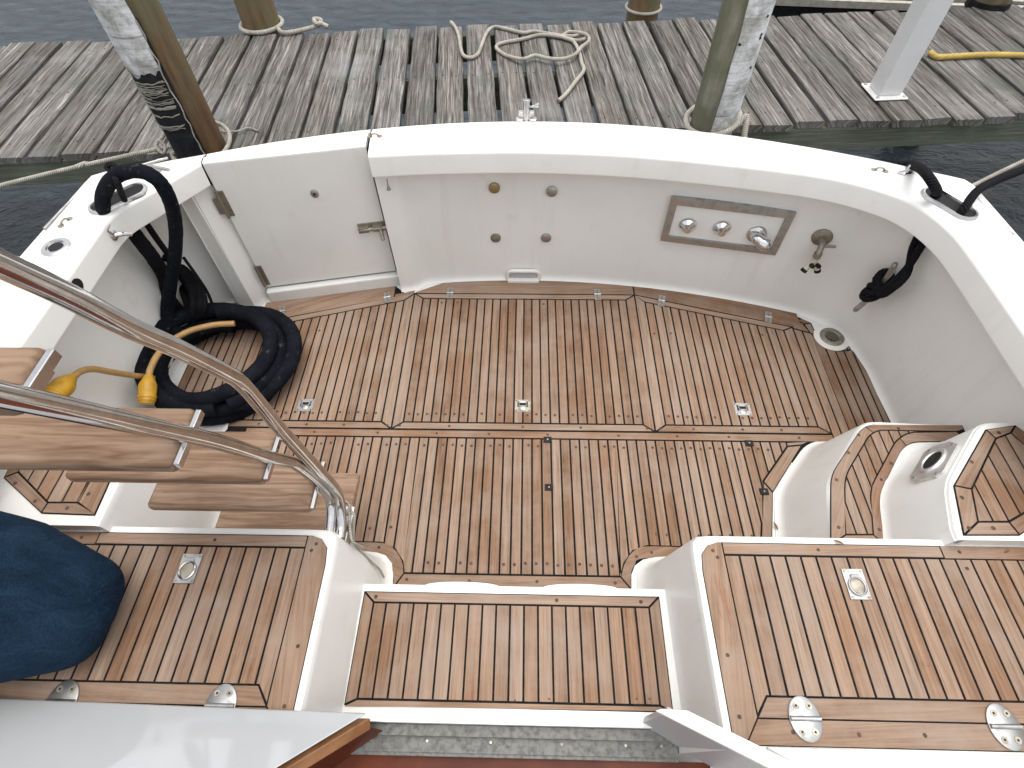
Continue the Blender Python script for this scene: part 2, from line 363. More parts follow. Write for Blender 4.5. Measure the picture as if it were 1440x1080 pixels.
class Teak:
    """laid teak: black caulk sheet, boards a hair above it, plugs"""
    def __init__(s, z, gap=.0055): s.mb = MB(); s.z = z; s.gap = gap; s.plugs = []
    def sheet(s, poly): s.mb.prism(poly, s.z-.004, s.z, 0)
    def board(s, poly, gap=None):
        q = inset(poly, (gap or s.gap)/2)
        if not q: return
        zt = s.z+.0016+random.uniform(0, .0006)
        n = len(q); xs = [a[0] for a in q]; ys = [a[1] for a in q]
        bi, bj = max(((i, j) for i in range(n) for j in range(i)), key=lambda ij: math.hypot(q[ij[0]][0]-q[ij[1]][0], q[ij[0]][1]-q[ij[1]][1]))
        d = Vector((q[bi][0]-q[bj][0], q[bi][1]-q[bj][1])).normalized()
        if abs(d.x) < .35 and n <= 5: d = Vector((0, 1))
        e = Vector((-d.y, d.x))
        uv = [(d.x*a[0]+d.y*a[1], e.x*a[0]+e.y*a[1]) for a in q]
        vs = [(a[0], a[1], s.z-.001) for a in q] + [(a[0], a[1], zt) for a in q]
        fs = [list(range(n, 2*n))] + [[i, (i+1) % n, n+(i+1) % n, n+i] for i in range(n)]
        s.mb.add(vs, fs, 1, [uv] + [[uv[i], uv[(i+1) % n], uv[(i+1) % n], uv[i]] for i in range(n)])
    def ring(s, outer, inner, closed=False):
        n = len(outer)
        for i in range(n if closed else n-1):
            j = (i+1) % n; s.board([outer[i], outer[j], inner[j], inner[i]])
    def band(s, outer, inner, splits=(), n=5, fil=None):
        O = xy(*crv([(a[0], a[1], 0) for a in outer], n)); I = xy(*crv([(a[0], a[1], 0) for a in inner], n))
        if fil: O = xy(*filletp(outer, fil, n-1)); I = xy(*filletp(inner, fil, n-1))
        ks = [0]+[k*n for k in splits]+[len(O)-1]
        for a, b in zip(ks, ks[1:]): s.board(O[a:b+1]+I[a:b+1][::-1], .004)
        return O, I
    def field(s, poly, pitch, x0=None):
        xs = [p[0] for p in poly]; a = min(xs); b = max(xs)
        x = a if x0 is None else x0 - math.ceil((x0-a)/pitch)*pitch
        while x < b-1e-4:
            q = clip_half(clip_half(poly, 0, x, False), 0, x+pitch, True)
            if len(q) >= 3: s.board(q)
            x += pitch
    def plug_row(s, x0, x1, y, pitch, keep=.75):
        x = x0
        while x < x1:
            if random.random() < keep: s.plug(x, y+random.uniform(-.004, .004))
            x += pitch
    def plug(s, x, y, r=.0066):
        z = s.z+.0024; n = 8
        s.mb.add([(x+r*math.cos(2*math.pi*k/n), y+r*math.sin(2*math.pi*k/n), z) for k in range(n)], [list(range(n))], 2)
    def build(s, name, parent): return s.mb.build(name, [CAULK, TEAK, BUNG, SCRAPE], parent)
def crv(pts, n=8, closed=False):
    pts = [Vector(p) for p in pts]; m = len(pts); out = []
    for i in range(m if closed else m-1):
        p1 = pts[i]; p2 = pts[(i+1) % m]
        p0 = pts[(i-1) % m] if (closed or i > 0) else p1*2-p2
        p3 = pts[(i+2) % m] if (closed or i < m-2) else p2*2-p1
        for k in range(n):
            t = k/n
            out.append(.5*((2*p1)+(p2-p0)*t+(2*p0-5*p1+4*p2-p3)*t*t+(3*p1-p0-3*p2+p3)*t**3))
    if not closed: out.append(pts[-1])
    return out
def resample(pts, n):
    pts = [Vector(p) for p in pts]; ls = [0]
    for i in range(1, len(pts)): ls.append(ls[-1]+(pts[i]-pts[i-1]).length)
    out = []; j = 0
    for k in range(n):
        s = ls[-1]*k/(n-1)
        while j < len(ls)-2 and ls[j+1] < s: j += 1
        t = (s-ls[j])/max(1e-9, ls[j+1]-ls[j]); out.append(pts[j].lerp(pts[j+1], min(1, t)))
    return out
def filletp(pts, r, n=5):
    """round the corners of an open 2D path"""
    pts = [Vector((p[0], p[1], 0)) for p in pts]; out = [pts[0]]
    for i in range(1, len(pts)-1):
        a, b, c = pts[i-1], pts[i], pts[i+1]; d1 = (a-b); d2 = (c-b); rr = min(r, d1.length*.45, d2.length*.45)
        p = b+d1.normalized()*rr; q = b+d2.normalized()*rr
        for k in range(n+1):
            t = k/n; out.append(p*(1-t)**2+b*2*t*(1-t)+q*t*t)
    out.append(pts[-1]); return out

# ------------------------------------------------------------------ world, sun, view
SUN_EL, SUN_AZ = math.radians(82), math.radians(60)
w = bpy.data.worlds.new('World'); SC.world = w; w.use_nodes = True; nt = w.node_tree
sky = nt.nodes.new('ShaderNodeTexSky'); sky.sky_type = 'NISHITA'; sky.sun_disc = False
sky.sun_elevation = SUN_EL; sky.sun_rotation = SUN_AZ; sky.air_density = 1.0; sky.dust_density = 3.0; sky.ozone_density = 1.0
bg = nt.nodes['Background']; bg.inputs[1].default_value = .15; hsv = nt.nodes.new('ShaderNodeHueSaturation'); hsv.inputs['Saturation'].default_value = .25
nt.links.new(sky.outputs[0], hsv.inputs['Color']); nt.links.new(hsv.outputs[0], bg.inputs[0])
sd = bpy.data.lights.new('sun', 'SUN'); sd.energy = .7; sd.angle = math.radians(60); sd.color = (1, .94, .86)
so = bpy.data.objects.new('sun', sd); COL.objects.link(so); so.location = (0, -5, 10)
dirv = Vector((math.sin(SUN_AZ)*math.cos(SUN_EL), math.cos(SUN_AZ)*math.cos(SUN_EL), math.sin(SUN_EL)))
so.rotation_euler = dirv.to_track_quat('Z', 'Y').to_euler()
SC.view_settings.view_transform = 'Standard'; SC.view_settings.look = 'None'; SC.view_settings.exposure = 1.0; SC.view_settings.gamma = 1

# ------------------------------------------------------------------ water
mb = MB(); mb.add([(-300,-120,-.42), (300,-120,-.42), (300,400,-.42), (-300,400,-.42)], [[0,1,2,3]])
tag(mb.build('water', WATER), kind='structure')

# ------------------------------------------------------------------ YACHT
yacht = empty('motor_yacht', (0, 1.2, -.42), 'white motor yacht with laid teak aft cockpit inside a curved white transom', 'boat')
def wb(x): return 2.215-.115*x*x
def yo(x): return 2.415-.14*x*x
# --- hull floor under the teak (white) and liner walls
mb = MB(); mb.prism([(-1.72,-.5),(1.72,-.5),(1.72,1.8),(1.5,2.0),(.7,2.2),(-.7,2.2),(-1.5,2.02),(-1.72,1.8)], -.06, -.004)
mb.build('cockpit_floor', GEL, yacht)
def wall(mb, path, z0=-.02, z1=.705, t=.02, flare=.018):
    path = [Vector((p[0], p[1], 0)) for p in path]; n = len(path); nr = []
    for i in range(n):
        d = path[min(n-1, i+1)]-path[max(0, i-1)]; nr.append(Vector((d.y, -d.x, 0)).normalized())  # right of travel = inboard
    R = []
    for z, o in ((z0, flare), (0.0, flare), (.006, flare*.5), (.02, flare*.12), (.04, 0), (z1, -.012)):
        R.append([p+nn*o+Vector((0,0,z)) for p, nn in zip(path, nr)])
    mb.loft(R)
st = [(-.668,2.118),(-.61,2.128),(-.575,2.142),(-.552,2.165),(-.53,2.178),(-.5,2.184)] + [(x/10, wb(x/10)) for x in range(-4, 14)] + [(1.42,1.98),(1.50,1.935),(1.565,1.88),(1.61,1.81),(1.64,1.72),(1.66,1.6),(1.672,1.3),(1.675,.9),(1.675,-.6)]
mb = MB(); wall(mb, st)
pt = [(-1.70,-.6),(-1.70,.9),(-1.70,1.5),(-1.69,1.82),(-1.65,1.94),(-1.59,2.01),(-1.53,2.055)]
wall(mb, pt)
for a, b in (((-1.512,2.06),(-1.505,1.972)), ((-1.505,1.972),(-1.425,1.972)), ((-1.425,1.972),(-1.366,2.072))): wall(mb, [a, b], flare=.006)
mb.build('cockpit_liner', GEL, yacht, smooth=45)
# --- coaming
def coaming(mb, inner, outer, n):
    I = resample([(p[0],p[1],0) for p in inner], n); O = resample([(p[0],p[1],0) for p in outer], n); R = [[] for _ in range(15)]
    for a, b in zip(I, O):
        d = (b-a).normalized(); W = (b-a).length
        for k, (off, z) in enumerate([(.13,.70),(.0,.70),(-.008,.702),(-.009,.708),(-.001,.786),(.004,.795),(.014,.8),(W-.062,.8),(W-.056,.797),(W-.052,.789),(W-.014,.786),(W-.004,.78),(W,.768),(W,.70),(W-.02,-.7)]):
            R[k].append(a+d*off+Vector((0,0,z)))
    mb.loft(R)
    for i in (0, n-1): mb.add([R[k][i] for k in range(15)], [list(range(15))])
mb = MB()
pin = filletp([(-1.586,-.6),(-1.586,1.70),(-1.3625,2.0445)], .06)
pout = filletp([(-1.85,-.6),(-1.845,1.4),(-1.815,2.0),(-1.3785,yo(1.3785))], .03)
coaming(mb, pin, pout, 60)
sin_ = crv([(-.668,2.105,0),(-.4,2.128,0),(0,2.139,0),(.4,2.115,0),(.8,2.053,0),(1.201,1.962,0),(1.407,1.862,0),(1.502,1.761,0),(1.55,1.622,0),(1.560,1.45,0),(1.562,1.0,0),(1.562,.2,0),(1.562,-.6,0)], 6)
sout = [(-.69, yo(.69))] + [(x/10, yo(x/10)) for x in range(-6, 15)] + filletp([(1.5,yo(1.5)),(1.79,1.97),(1.82,1.4),(1.83,-.6)], .03)
coaming(mb, sin_, sout, 110)
mb.build('coaming', GEL, yacht, smooth=38, wn_=True)
# gunwale trim beads on the corners
mb = MB(); mb.tube(crv([P(62,322,.795),P(100,283,.795),P(133,256,.795),P(150,247,.795),P(200,232,.795),P(236,222,.795)],6), .006, 6); mb.build('gunwale_trim', BRUSH, yacht, smooth=60); mb = MB()
mb.tube(crv([P(1248,232,.795),P(1290,248,.795),P(1340,263,.795),P(1362,268,.795),P(1385,293,.795),P(1425,330,.795)],6), .006, 6)
mb.build('gunwale_trim', BRUSH, yacht, smooth=60)
# --- transom door
door = empty('transom_door', (0,0,0)); door.parent = yacht; door.matrix_parent_inverse = Matrix.Translation(-yacht.location)
hx, hy, lx, ly = -1.362, 2.046, -.677, 2.182
dn = Vector((ly-hy, -(lx-hx), 0)).normalized()          # inboard normal
dt = Vector((lx-hx, ly-hy, 0)).normalized()
def D(u, z, o=0.0):                                     # u 0..1 along the door, offset inboard
    return Vector((hx, hy, z)) + dt*((lx-hx)/dt.x*u) + dn*o
mb = MB(); nd = 24; R = [[] for _ in range(11)]
for i in range(nd):
    t = .006+.972*i/(nd-1); p = D(t, 0); xo = hx-.014+(lx-.022-hx+.014)*i/(nd-1); q_ = Vector((xo, yo(xo), 0)); dd_ = (q_-p).normalized(); W_d = (q_-p).length
    for k, (o_, z) in enumerate([(.0,.084),(.0,.10),(.0,.788),(.003,.796),(.010,.8),(W_d-.062,.8),(W_d-.056,.797),(W_d-.052,.789),(W_d-.014,.786),(W_d,.768),(W_d,.084)]): R[k].append(p+dd_*o_+Vector((0,0,z)))
mb.loft(R)
for i in (0, nd-1): mb.add([R[k][i] for k in range(11)], [list(range(11))])
mb.build('door_panel', GEL, door, smooth=38, wn_=True)
mb = MB(); mb.prism(xy(D(-.03,0,-.03), D(1.03,0,-.03), D(1.03,0,-.2), D(-.03,0,-.2)), -.03, .69); mb.build('door_jamb', DARK, door); mb = MB(); mb.prism(xy(D(-.035,0,-.008), D(.002,0,-.008), D(.002,0,-.088), D(-.035,0,-.088)), .69, .78); mb.build('door_seam_shade', BLACK, door); mb = MB(); mb.prism(xy(D(.980,0,-.010), D(1.012,0,-.010), D(1.012,0,-.145), D(.980,0,-.145)), .69, .78); mb.build('door_seam_shade', BLACK, door)  # near-black jamb and seam strips: shade of the door gaps put into the colour
mb = MB(); mb.prism(xy(D(-.005,0,.03), D(1.01,0,.03), D(1.01,0,-.1), D(-.005,0,-.1)), -.03, .072); mb.build('door_sill', GEL, door, bevel=.012)
for z in (.60, .165):
    mb = MB(); c = D(.006, z, .006)
    mb.tube([D(.004,z-.07,.008), D(.004,z+.07,.008)], .0075, 10); mb.box(D(.022,z,.003), (.03,.004,.13), rot=Matrix((dt, -dn, Vector((0,0,1)))).transposed())
    if z > .5: mb.box(D(-.02,z-.01,.004), (.03,.004,.08), rot=Matrix((dt, -dn, Vector((0,0,1)))).transposed())
    mb.build('hinge', DULL, door, smooth=40)
mb = MB(); RD = Matrix((dt, -dn, Vector((0,0,1)))).transposed()
mb.box(D(.905,.385,.004), (.155,.006,.05), 0, RD); mb.tube([D(.80,.38,.016), D(1.02,.38,.016)], .010, 12)
for u in (.83,.93): mb.box(D(u,.38,.012), (.05,.02,.03), 0, RD)
mb.tube([D(.945,.378,.016), D(.95,.345,.05), D(.952,.335,.055)], .009, 10); mb.build('slide_bolt', DULL, door, smooth=40, bevel=.001)
mb = MB(); mb.lathe([(.0,0),(.022,0),(.022,.004),(.017,.007),(.0,.007)], D(.585,.60,0), dn, 20, 0, .8, 1.0); mb.lathe([(0,.006),(.006,.006),(.006,.0085),(0,.0085)], D(.585,.60,0), dn, 12, 1); mb.build('keyhole_plate', [BRUSH, DARK], door, smooth=40)

# --- teak sole
T = Teak(0.0, .0078); A0 = 1.24
def hs(x): return 2.09 if abs(x) <= .592 else 2.09-(abs(x)-.592)*.283
F = P
# sheets (caulk) for the whole aft sole and fwd sole
aft_edge = [(x/20, wb(x/20)-.016) for x in range(-27, 29)]
aft_edge = [(x, y if x > -.5 else (2.095 if x > -.70 else min(y, 2.02+.195*(x+1.362)))) for x, y in aft_edge]
stb_edge = [(1.415,1.945),(1.475,1.90),(1.478,1.83),(1.50,1.775),(1.55,1.74),(1.60,1.742),(1.635,1.765),(1.645,1.66),(1.652,1.3),(1.652,1.1)]
prt_edge = [(-1.652,1.1),(-1.652,1.8),(-1.62,1.92),(-1.52,1.95),(-1.42,1.95)]
sheet = prt_edge + aft_edge[2:] + stb_edge
T.sheet([(p[0], p[1]) for p in sheet])
# aft boards behind the hatches, split at x = +-.592
def strip(x0, x1, n=8):
    xs = [x0+(x1-x0)*i/n for i in range(n+1)]
    def top(x):
        y = wb(x)-.016
        if x <= -.5: y = 2.095 if x > -.70 else 2.02+.195*(x+1.362)
        return y
    return [(x, hs(x)) for x in xs] + [(x, max(top(x), hs(x)+.012)) for x in xs[::-1]]
for a, b in ((-.592, .592), (.592, 1.42), (-1.385, -.70)): T.board(strip(a, b))
T.board([(-.70,2.06),(-.592,2.09),(-.592,2.118),(-.64,2.098),(-.70,2.085)])
pitch = .0417
def hatch_rect(x0, x1):
    f = .05; y0 = A0; yi = A0+.037
    o = [(x0,y0),(x1,y0),(x1,hs(x1)),(x0,hs(x0))]; i = [(x0+f,yi),(x1-f,yi),(x1-f,hs(x1-f)-.038),(x0+f,hs(x0+f)-.038)]
    T.ring(o, i, True); n = round((x1-x0-2*f)/pitch); T.field(i, (x1-x0-2*f)/n)
    T.plug_row(x0+f+.02, x1-f, yi+.045, pitch)
    T.plug_row(x0+f+.02, x1-f, hs((x0+x1)/2)-.07 if abs(x0+x1) < .1 else hs(x1 if x1 > .7 else x0)-.05, pitch, .15)
    for t in (.03, .22, .5, .72, .97): T.plug(x0+(x1-x0)*t, y0+.018)
hatch_rect(-.592, .592); hatch_rect(.592, 1.37); hatch_rect(-1.37, -.592)
T.field([(1.37,1.1),(1.65,1.1),(1.65,1.66),(1.628,1.735),(1.60,1.718),(1.55,1.715),(1.485,1.76),(1.45,1.83),(1.37,1.86)], pitch)
T.ring([(1.44,1.93),(1.472,1.90),(1.476,1.83),(1.50,1.775),(1.55,1.742),(1.60,1.745),(1.632,1.765)], [(1.40,1.92),(1.435,1.89),(1.45,1.825),(1.483,1.758),(1.55,1.715),(1.60,1.718),(1.63,1.735)])
T.board([(1.37,1.862),(1.45,1.832),(1.43,1.895),(1.385,1.92)])
T.field([(-1.65,1.1),(-1.37,1.1),(-1.37,1.87),(-1.40,1.94),(-1.52,1.94),(-1.62,1.91),(-1.65,1.8)], pitch)
T.build('aft_sole', yacht)
# forward sole
T = Teak(0.0, .0078); T.z = -.0002
Ri = [F(1107,628),F(1073,677),F(1070,762)]; Ro = [F(1128,626),F(1087,693),F(1086,765)]
fr_in = [F(977,770),F(910,768),F(890,775),F(878,792),F(873,811)]; fr_out = [F(980,786),F(905,786),F(893,795),F(888,808),F(888,829)]
fl_in = [F(568,806),F(566,790),F(555,772),F(536,763),F(470,762)]; fl_out = [F(553,826),F(552,806),F(546,791),F(533,779),F(470,779)]
fb_out = [F(888,829), F(553,826)]
xl = -1.25
sheet = [(xl,A0-.001),(1.375,A0-.001),(1.375,1.19)] + xy(*Ro) + [(Ro[-1][0],.69),(.6,.69)] + xy(*fr_out) + xy(*fl_out) + [(xl,.64)]
T.sheet(sheet)
T.board([(xl,1.198),(1.372,1.198),(1.372,A0-.002),(xl,A0-.002)])
for k in range(9): T.plug(-.95+k*.27+random.uniform(-.03,.03), 1.219)
fieldp = [(xl,1.198),(Ri[0][0],1.198)] + xy(*Ri) + [(Ri[-1][0],.73)] + xy(*fr_in) + xy(*fl_in) + [(xl,.71)]
# keep the strips simple: three convex-ish fields
yR = Ri[-1][0]
def clipx(poly, a, b): return clip_half(clip_half(poly, 0, a, False), 0, b, True)
x = -pitch*29
while x < 1.2:
    q = clipx(fieldp, x, x+pitch)
    if len(q) >= 3: T.board(q)
    x += pitch
T.ring([(1.25,1.196)]+xy(*Ro[0:]), [(Ri[0][0],1.196)]+xy(*Ri[0:]))
T.band(fr_out, fr_in); T.band(fl_out, fl_in)
T.board(xy(fr_out[-1], fl_out[0], fl_in[0], fr_in[-1]))
T.plug_row(-1.1, 1.1, 1.16, pitch, .7); T.plug_row(-.36, .36, .645, pitch, .75); T.plug_row(-.9, -.5, .78, pitch, .7); T.plug_row(.45, .95, .77, pitch, .6)
for p in (F(572,815),F(660,817),F(755,818),F(865,820),F(533,770),F(895,783),F(916,777)): T.plug(p.x, p.y)
T.build('forward_sole', yacht)
# --- hardware on the sole
def pull_latch(c, name='pull_latch', rot=0, dark=False):
    mb = MB(); x, y, z = c; z += .0025
    mb.box((x,y,z), (.072,.066,.003), 0); mb.box((x,y+.008,z+.0018), (.048,.030,.001), 1); mb.box((x,y+.018,z+.003), (.036,.009,.003), 2)
    mb.tube([(x-.018,y+.018,z+.004),(x-.016,y-.004,z+.004),(x+.016,y-.004,z+.004),(x+.018,y+.018,z+.004)], .0042, 6, 2)
    mb.lathe([(0,.0016),(.014,.0016),(.014,.004),(.008,.006),(0,.006)], (x,y-.013,z), (0,0,1), 14, 2)
    for sx in (-1,1):
        for sy in (-1,1): mb.lathe([(0,.0015),(.003,.0015),(.003,.0024),(0,.0024)], (x+sx*.03,y+sy*.027,z), (0,0,1), 8, 1)
    return mb.build(name, [DULL if dark else HW, DARK, BRUSH], yacht, smooth=40)
pull_latch(P(430,570,.0)); pull_latch(P(735,571,0), dark=True); pull_latch(P(1044,576,0))
def strap_hinge(c, ang=0):
    mb = MB(); R = Matrix.Rotation(ang, 3, 'Z'); c = Vector((c[0],c[1],.004))
    mb.box(c, (.034,.080,.004), 0, R); mb.tube([c+R@Vector((-.018,0,.003)), c+R@Vector((.018,0,.003))], .005, 8, 0)
    for yy in (-.026,-.012,.012,.026): mb.lathe([(0,0),(.0045,0),(.0045,.004),(0,.004)], c+R@Vector((0,yy,0)), (0,0,1), 8, 1)
    mb.build('strap_hinge', [BRUSH, DULL], yacht, smooth=40)
for p, a in (((397,439),.25),((545,419),.25),((633,413),0),((840,415),0),((930,424),-.25),((1080,447),-.27)): strap_hinge(P(*p), a)
for p in ((770,619),(772,686),(1053,624),(1074,692)):
    c = P(*p); mb = MB(); mb.box((c.x,c.y,.0045), (.034,.028,.006)); mb.lathe([(0,0),(.004,0),(.004,.0015),(0,.0015)], (c.x,c.y,.0075), (0,0,1), 10, 1); mb.build('latch_pad', [BLACK, DULL], yacht, bevel=.001)
# drain
c = P(1169,475); mb = MB()
mb.lathe([(0,-.003),(.085,-.003),(.085,.002),(.075,.006),(0,.006)], (c.x,c.y,0), (0,0,1), 32, 0); mb.build('drain_surround', GEL, yacht, smooth=40)
mb = MB(); mb.lathe([(.030,.006),(.058,.006),(.058,.010),(.052,.014),(.036,.014),(.032,.009),(.030,.006)], (c.x,c.y,0), (0,0,1), 32, 0); mb.lathe([(0,.006),(.034,.006),(.034,.0085),(0,.0085)], (c.x,c.y,0), (0,0,1), 24, 1)
for k in range(-2,3): mb.box((c.x+k*.012,c.y,.011), (.005,.06*math.sqrt(max(.1,1-(k/3)**2)),.004), 0, Matrix.Rotation(.3,3,'Z'))
mb.build('floor_drain', [DULL, DARK], yacht, smooth=40)

# --- step locker boxes
def loft_box(mb, top, base, zt, zb, flare=.03, rim=.012, topfill=None):
    top = filletp(top, .05, 5); base = filletp(base, .07, 5); n = 64
    Tp = resample(top, n); Bp = resample(base, n)
    def off(path, d):
        o = []
        for i in range(n):
            t = (path[min(n-1,i+1)]-path[max(0,i-1)]); o.append(path[i]+Vector((t.y,-t.x,0)).normalized()*d)
        return o
    R = []
    h = zt-zb
    for f, d in ((0, flare), (.025, flare*.45), (.07, flare*.1), (.13, 0), (.5, 0), (.95, 0)):
        path = [b.lerp(t, f) for b, t in zip(Bp, Tp)]; R.append([p+Vector((0,0,zb+h*f)) for p in off(path, d)])
    for d, z in ((0, zt-.012), (-.004, zt-.003), (-.012, zt)): R.append([p+Vector((0,0,z)) for p in off(Tp, d)])
    mb.loft(R)
    last = [tuple(p) for p in R[-1]]; k = len(last)
    extra = [(q[0],q[1],zt) for q in (topfill or [])]
    mb.add(last+extra, [list(range(k+len(extra)))])
# step A (low step, starboard). path ordered so that outboard-of-solid is right of travel
mb = MB(); loft_box(mb, [(1.70,1.112),(1.315,1.128),(1.095,.865),(1.045,.65),(1.045,.40)], [(1.70,1.15),(1.27,1.19),(1.062,.955),(1.015,.72),(1.015,.40)], .30, 0.0, .022, topfill=[(1.70,.40)])
mb.build('low_step', GEL, yacht, smooth=40, wn_=True)
mb = MB(); mb.prism([(1.29,.572),(1.33,.74),(1.52,.94),(1.69,.94),(1.69,.572)], .30, .545); loft_box(mb, [(1.70,.972),(1.515,.972),(1.306,.745),(1.262,.60),(1.262,.568)], [(1.70,1.035),(1.49,1.01),(1.268,.83),(1.215,.62),(1.215,.568)], .55, .301, .015, topfill=[(1.70,.568)])
mb.build('high_step', GEL, yacht, smooth=40, wn_=True)
T = Teak(.303, .006); q = lambda *pp: [tuple(P(a,b,.303)[:2]) for a, b in pp]
oA = q((1168,766),(1168,668),(1211,603),(1223,597),(1372,599)); iA = q((1189,752),(1187,671),(1222,612),(1235,605),(1345,607))
iB = q((1228,752),(1223,688),(1259,621),(1273,611),(1286,608)); oB = q((1243,766),(1238,693),(1268,632),(1282,622),(1322,621))
oA_, iA_ = T.band(oA, iA, (2,), 5, .05); iB_, oB_ = T.band(iB, oB, (2,), 5, .05); T.board([oA[0], iA[0], iB[0], oB[0]]); T.board([iA[4], iB[4], oB[4], (oB[4][0]+.1,oB[4][1])]); T.sheet(oA_ + [(oA_[-1][0]+.05,oA_[-1][1]), oB[4]] + oB_[::-1])
T.field(iA_ + iB_[::-1], .037)
for p in q((1179,742),(1176,675),(1193,637),(1207,612),(1236,745),(1239,675),(1253,652),(1263,603),(1200,761),(1222,761)): T.plug(*p)
T.build('low_step_teak', yacht)
T = Teak(.553, .006); q = lambda *pp: [tuple(P(a,b,.553)[:2]) for a, b in pp]
oB2 = q((1355,753),(1341,683),(1386,604),(1428,598)) + [(1.66,.90),(1.66,.70)] + q((1434,753)); iB2 = q((1375,734),(1366,688),(1400,617),(1421,609)) + [(1.61,.88),(1.61,.71)] + q((1418,734))
T.sheet(oB2); T.ring(oB2, iB2, True); T.field(iB2, .045)
for p in q((1362,743),(1352,700),(1366,650),(1404,609),(1396,743)): T.plug(*p)
T.build('high_step_teak', yacht)
# port high step
mb = MB(); mb.prism([(-1.285,.572),(-1.285,.93),(-1.69,.93),(-1.69,.572)], .02, .545); loft_box(mb, [(-1.262,.568),(-1.262,.95),(-1.30,.985),(-1.70,.985)], [(-1.235,.568),(-1.235,.97),(-1.28,1.02),(-1.70,1.02)], .55, 0, .02, topfill=[(-1.70,.568)])
mb.build('high_step', GEL, yacht, smooth=40, wn_=True)
T = Teak(.553, .006); ol = q((133,725),(58,722),(5,672)) + [(-1.655,.90),(-1.60,.95),(-1.30,.95)]; il = q((110,707),(68,707),(26,664)) + [(-1.60,.87),(-1.57,.90),(-1.345,.90)]
T.sheet(ol); T.ring(ol, il, True); T.field(il, .048)
for p in q((95,715),(50,705),(22,680),(125,695)): T.plug(*p)
T.build('high_step_teak', yacht)
# flush deck plate on the high step riser
pc = Vector((1.395,.905,.42)); tn = Vector((-.66,.62,.42)).normalized(); tx = Vector((.69,.72,0)).normalized(); tx = (tx - tn*tx.dot(tn)).normalized(); ty = tn.cross(tx); RP = Matrix((tx, ty, tn)).transposed()
_a, _b, _c = Vector((1.306,.745,.55)), Vector((1.515,.972,.55)), Vector((1.268,.83,.301)); tn = (_b-_a).cross(_c-_a).normalized()
if tn.z < 0: tn = -tn
_d = ray(1314,650); _o = Vector((0,0,H)); pc = _o+_d*((_a-_o).dot(tn)/_d.dot(tn)); tx = (_b-_a).normalized(); ty = tn.cross(tx); RP = Matrix((tx, ty, tn)).transposed()
mb = MB()
ol_ = [(-.092,-.045),(-.075,-.062),(.062,-.062),(.092,-.025),(.092,.038),(.068,.062),(-.062,.062),(-.092,.03)]; k = 24
vs = [pc+RP@Vector((a,b,.006)) for a,b in ol_]; vb = [pc+RP@Vector((a,b,-.03)) for a,b in ol_]
mb.add(vs+vb, [list(range(8))]+[[i,(i+1)%8,8+(i+1)%8,8+i] for i in range(8)])
mb.lathe([(.036,.006),(.054,.006),(.050,.013),(.041,.013),(.036,.006)], pc, tn, 24, 0, 1.15, .8, tx); mb.lathe([(0,.0065),(.040,.0065),(.040,.0085),(0,.0085)], pc, tn, 24, 1, 1.15, .75, tx)
for a, b in ((-.076,-.042),(.07,-.042),(.07,.042),(-.07,.04)): mb.lathe([(0,.006),(.005,.006),(.005,.008),(0,.008)], pc+RP@Vector((a,b,0)), tn, 8, 2)
mb.build('deck_plate', [PLATE, DARK, BRUSH], yacht, smooth=40)

# --- locker platforms
XC = -.025
def platform(sgn, name):
    X = lambda x: XC+sgn*x
    mb = MB()
    top = [(X(1.73),.590),(X(.61),.590),(X(.533),.587),(X(.531),.50),(X(.529),.05)]; base = [(X(1.73),.64),(X(.59),.660),(X(.495),.650),(X(.486),.54),(X(.486),.05)]
    if sgn < 0: top = top[::-1]; base = base[::-1]
    loft_box(mb, top, base, .50, 0, .028, topfill=[(X(1.73),.05)])
    o = mb.build('locker', GEL, yacht, smooth=40, wn_=True)
    return o
for sgn in (1, -1):
    o = platform(sgn, 'locker')
    X = lambda x: XC+sgn*x
    T = Teak(.503, .0065); m = lambda pts: [(X(a), b) for a, b in pts]
    T.sheet(m([(.55,.48),(.556,.53),(.578,.556),(.61,.566),(1.62,.566),(1.62,.06),(.55,.06)]))
    T.board(m([(.55,.48),(.556,.53),(.578,.556),(.612,.566),(.62,.566),(.62,.12),(.578,.06),(.55,.06)]), .002)
    T.board(m([(.62,.566),(1.26,.566),(1.26,.528),(.62,.528)])); T.board(m([(1.26,.566),(1.62,.566),(1.62,.528),(1.26,.528)]), .002)
    T.field(m([(.62,.528),(1.62,.528),(1.62,.166),(.655,.166),(.62,.12)]), .0445, X(.62))
    T.board(m([(.655,.166),(1.62,.166),(1.62,.118),(.62,.118)]), .004); T.board(m([(.62,.118),(1.62,.118),(1.62,.06),(.578,.06)]), .004)
    for a, b in ((.575,.12),(.575,.26),(.60,.52),(.56+.03,.54),(.70,.09),(.86,.088),(1.02,.09),(.9,.547),(1.31,.548),(1.31,.50)): T.plug(X(a), b, .0055)
    if sgn > 0:
        for (xa, ya), (xb, yb) in (((1005,805),(1012,838)), ((1011,812),(1018,850)), ((1017,822),(1027,868)), ((1008,846),(1016,872)), ((1021,850),(1029,885))):
            pa = P(xa,ya,.5062); pb = P(xb,yb,.5062); pm = pa.lerp(pb,.5); T.mb.add([pa, pm+Vector((.0022,0,0)), pb, pm-Vector((.0022,0,0))], [[0,1,2,3]], 3)
    T.build('locker_teak', yacht)
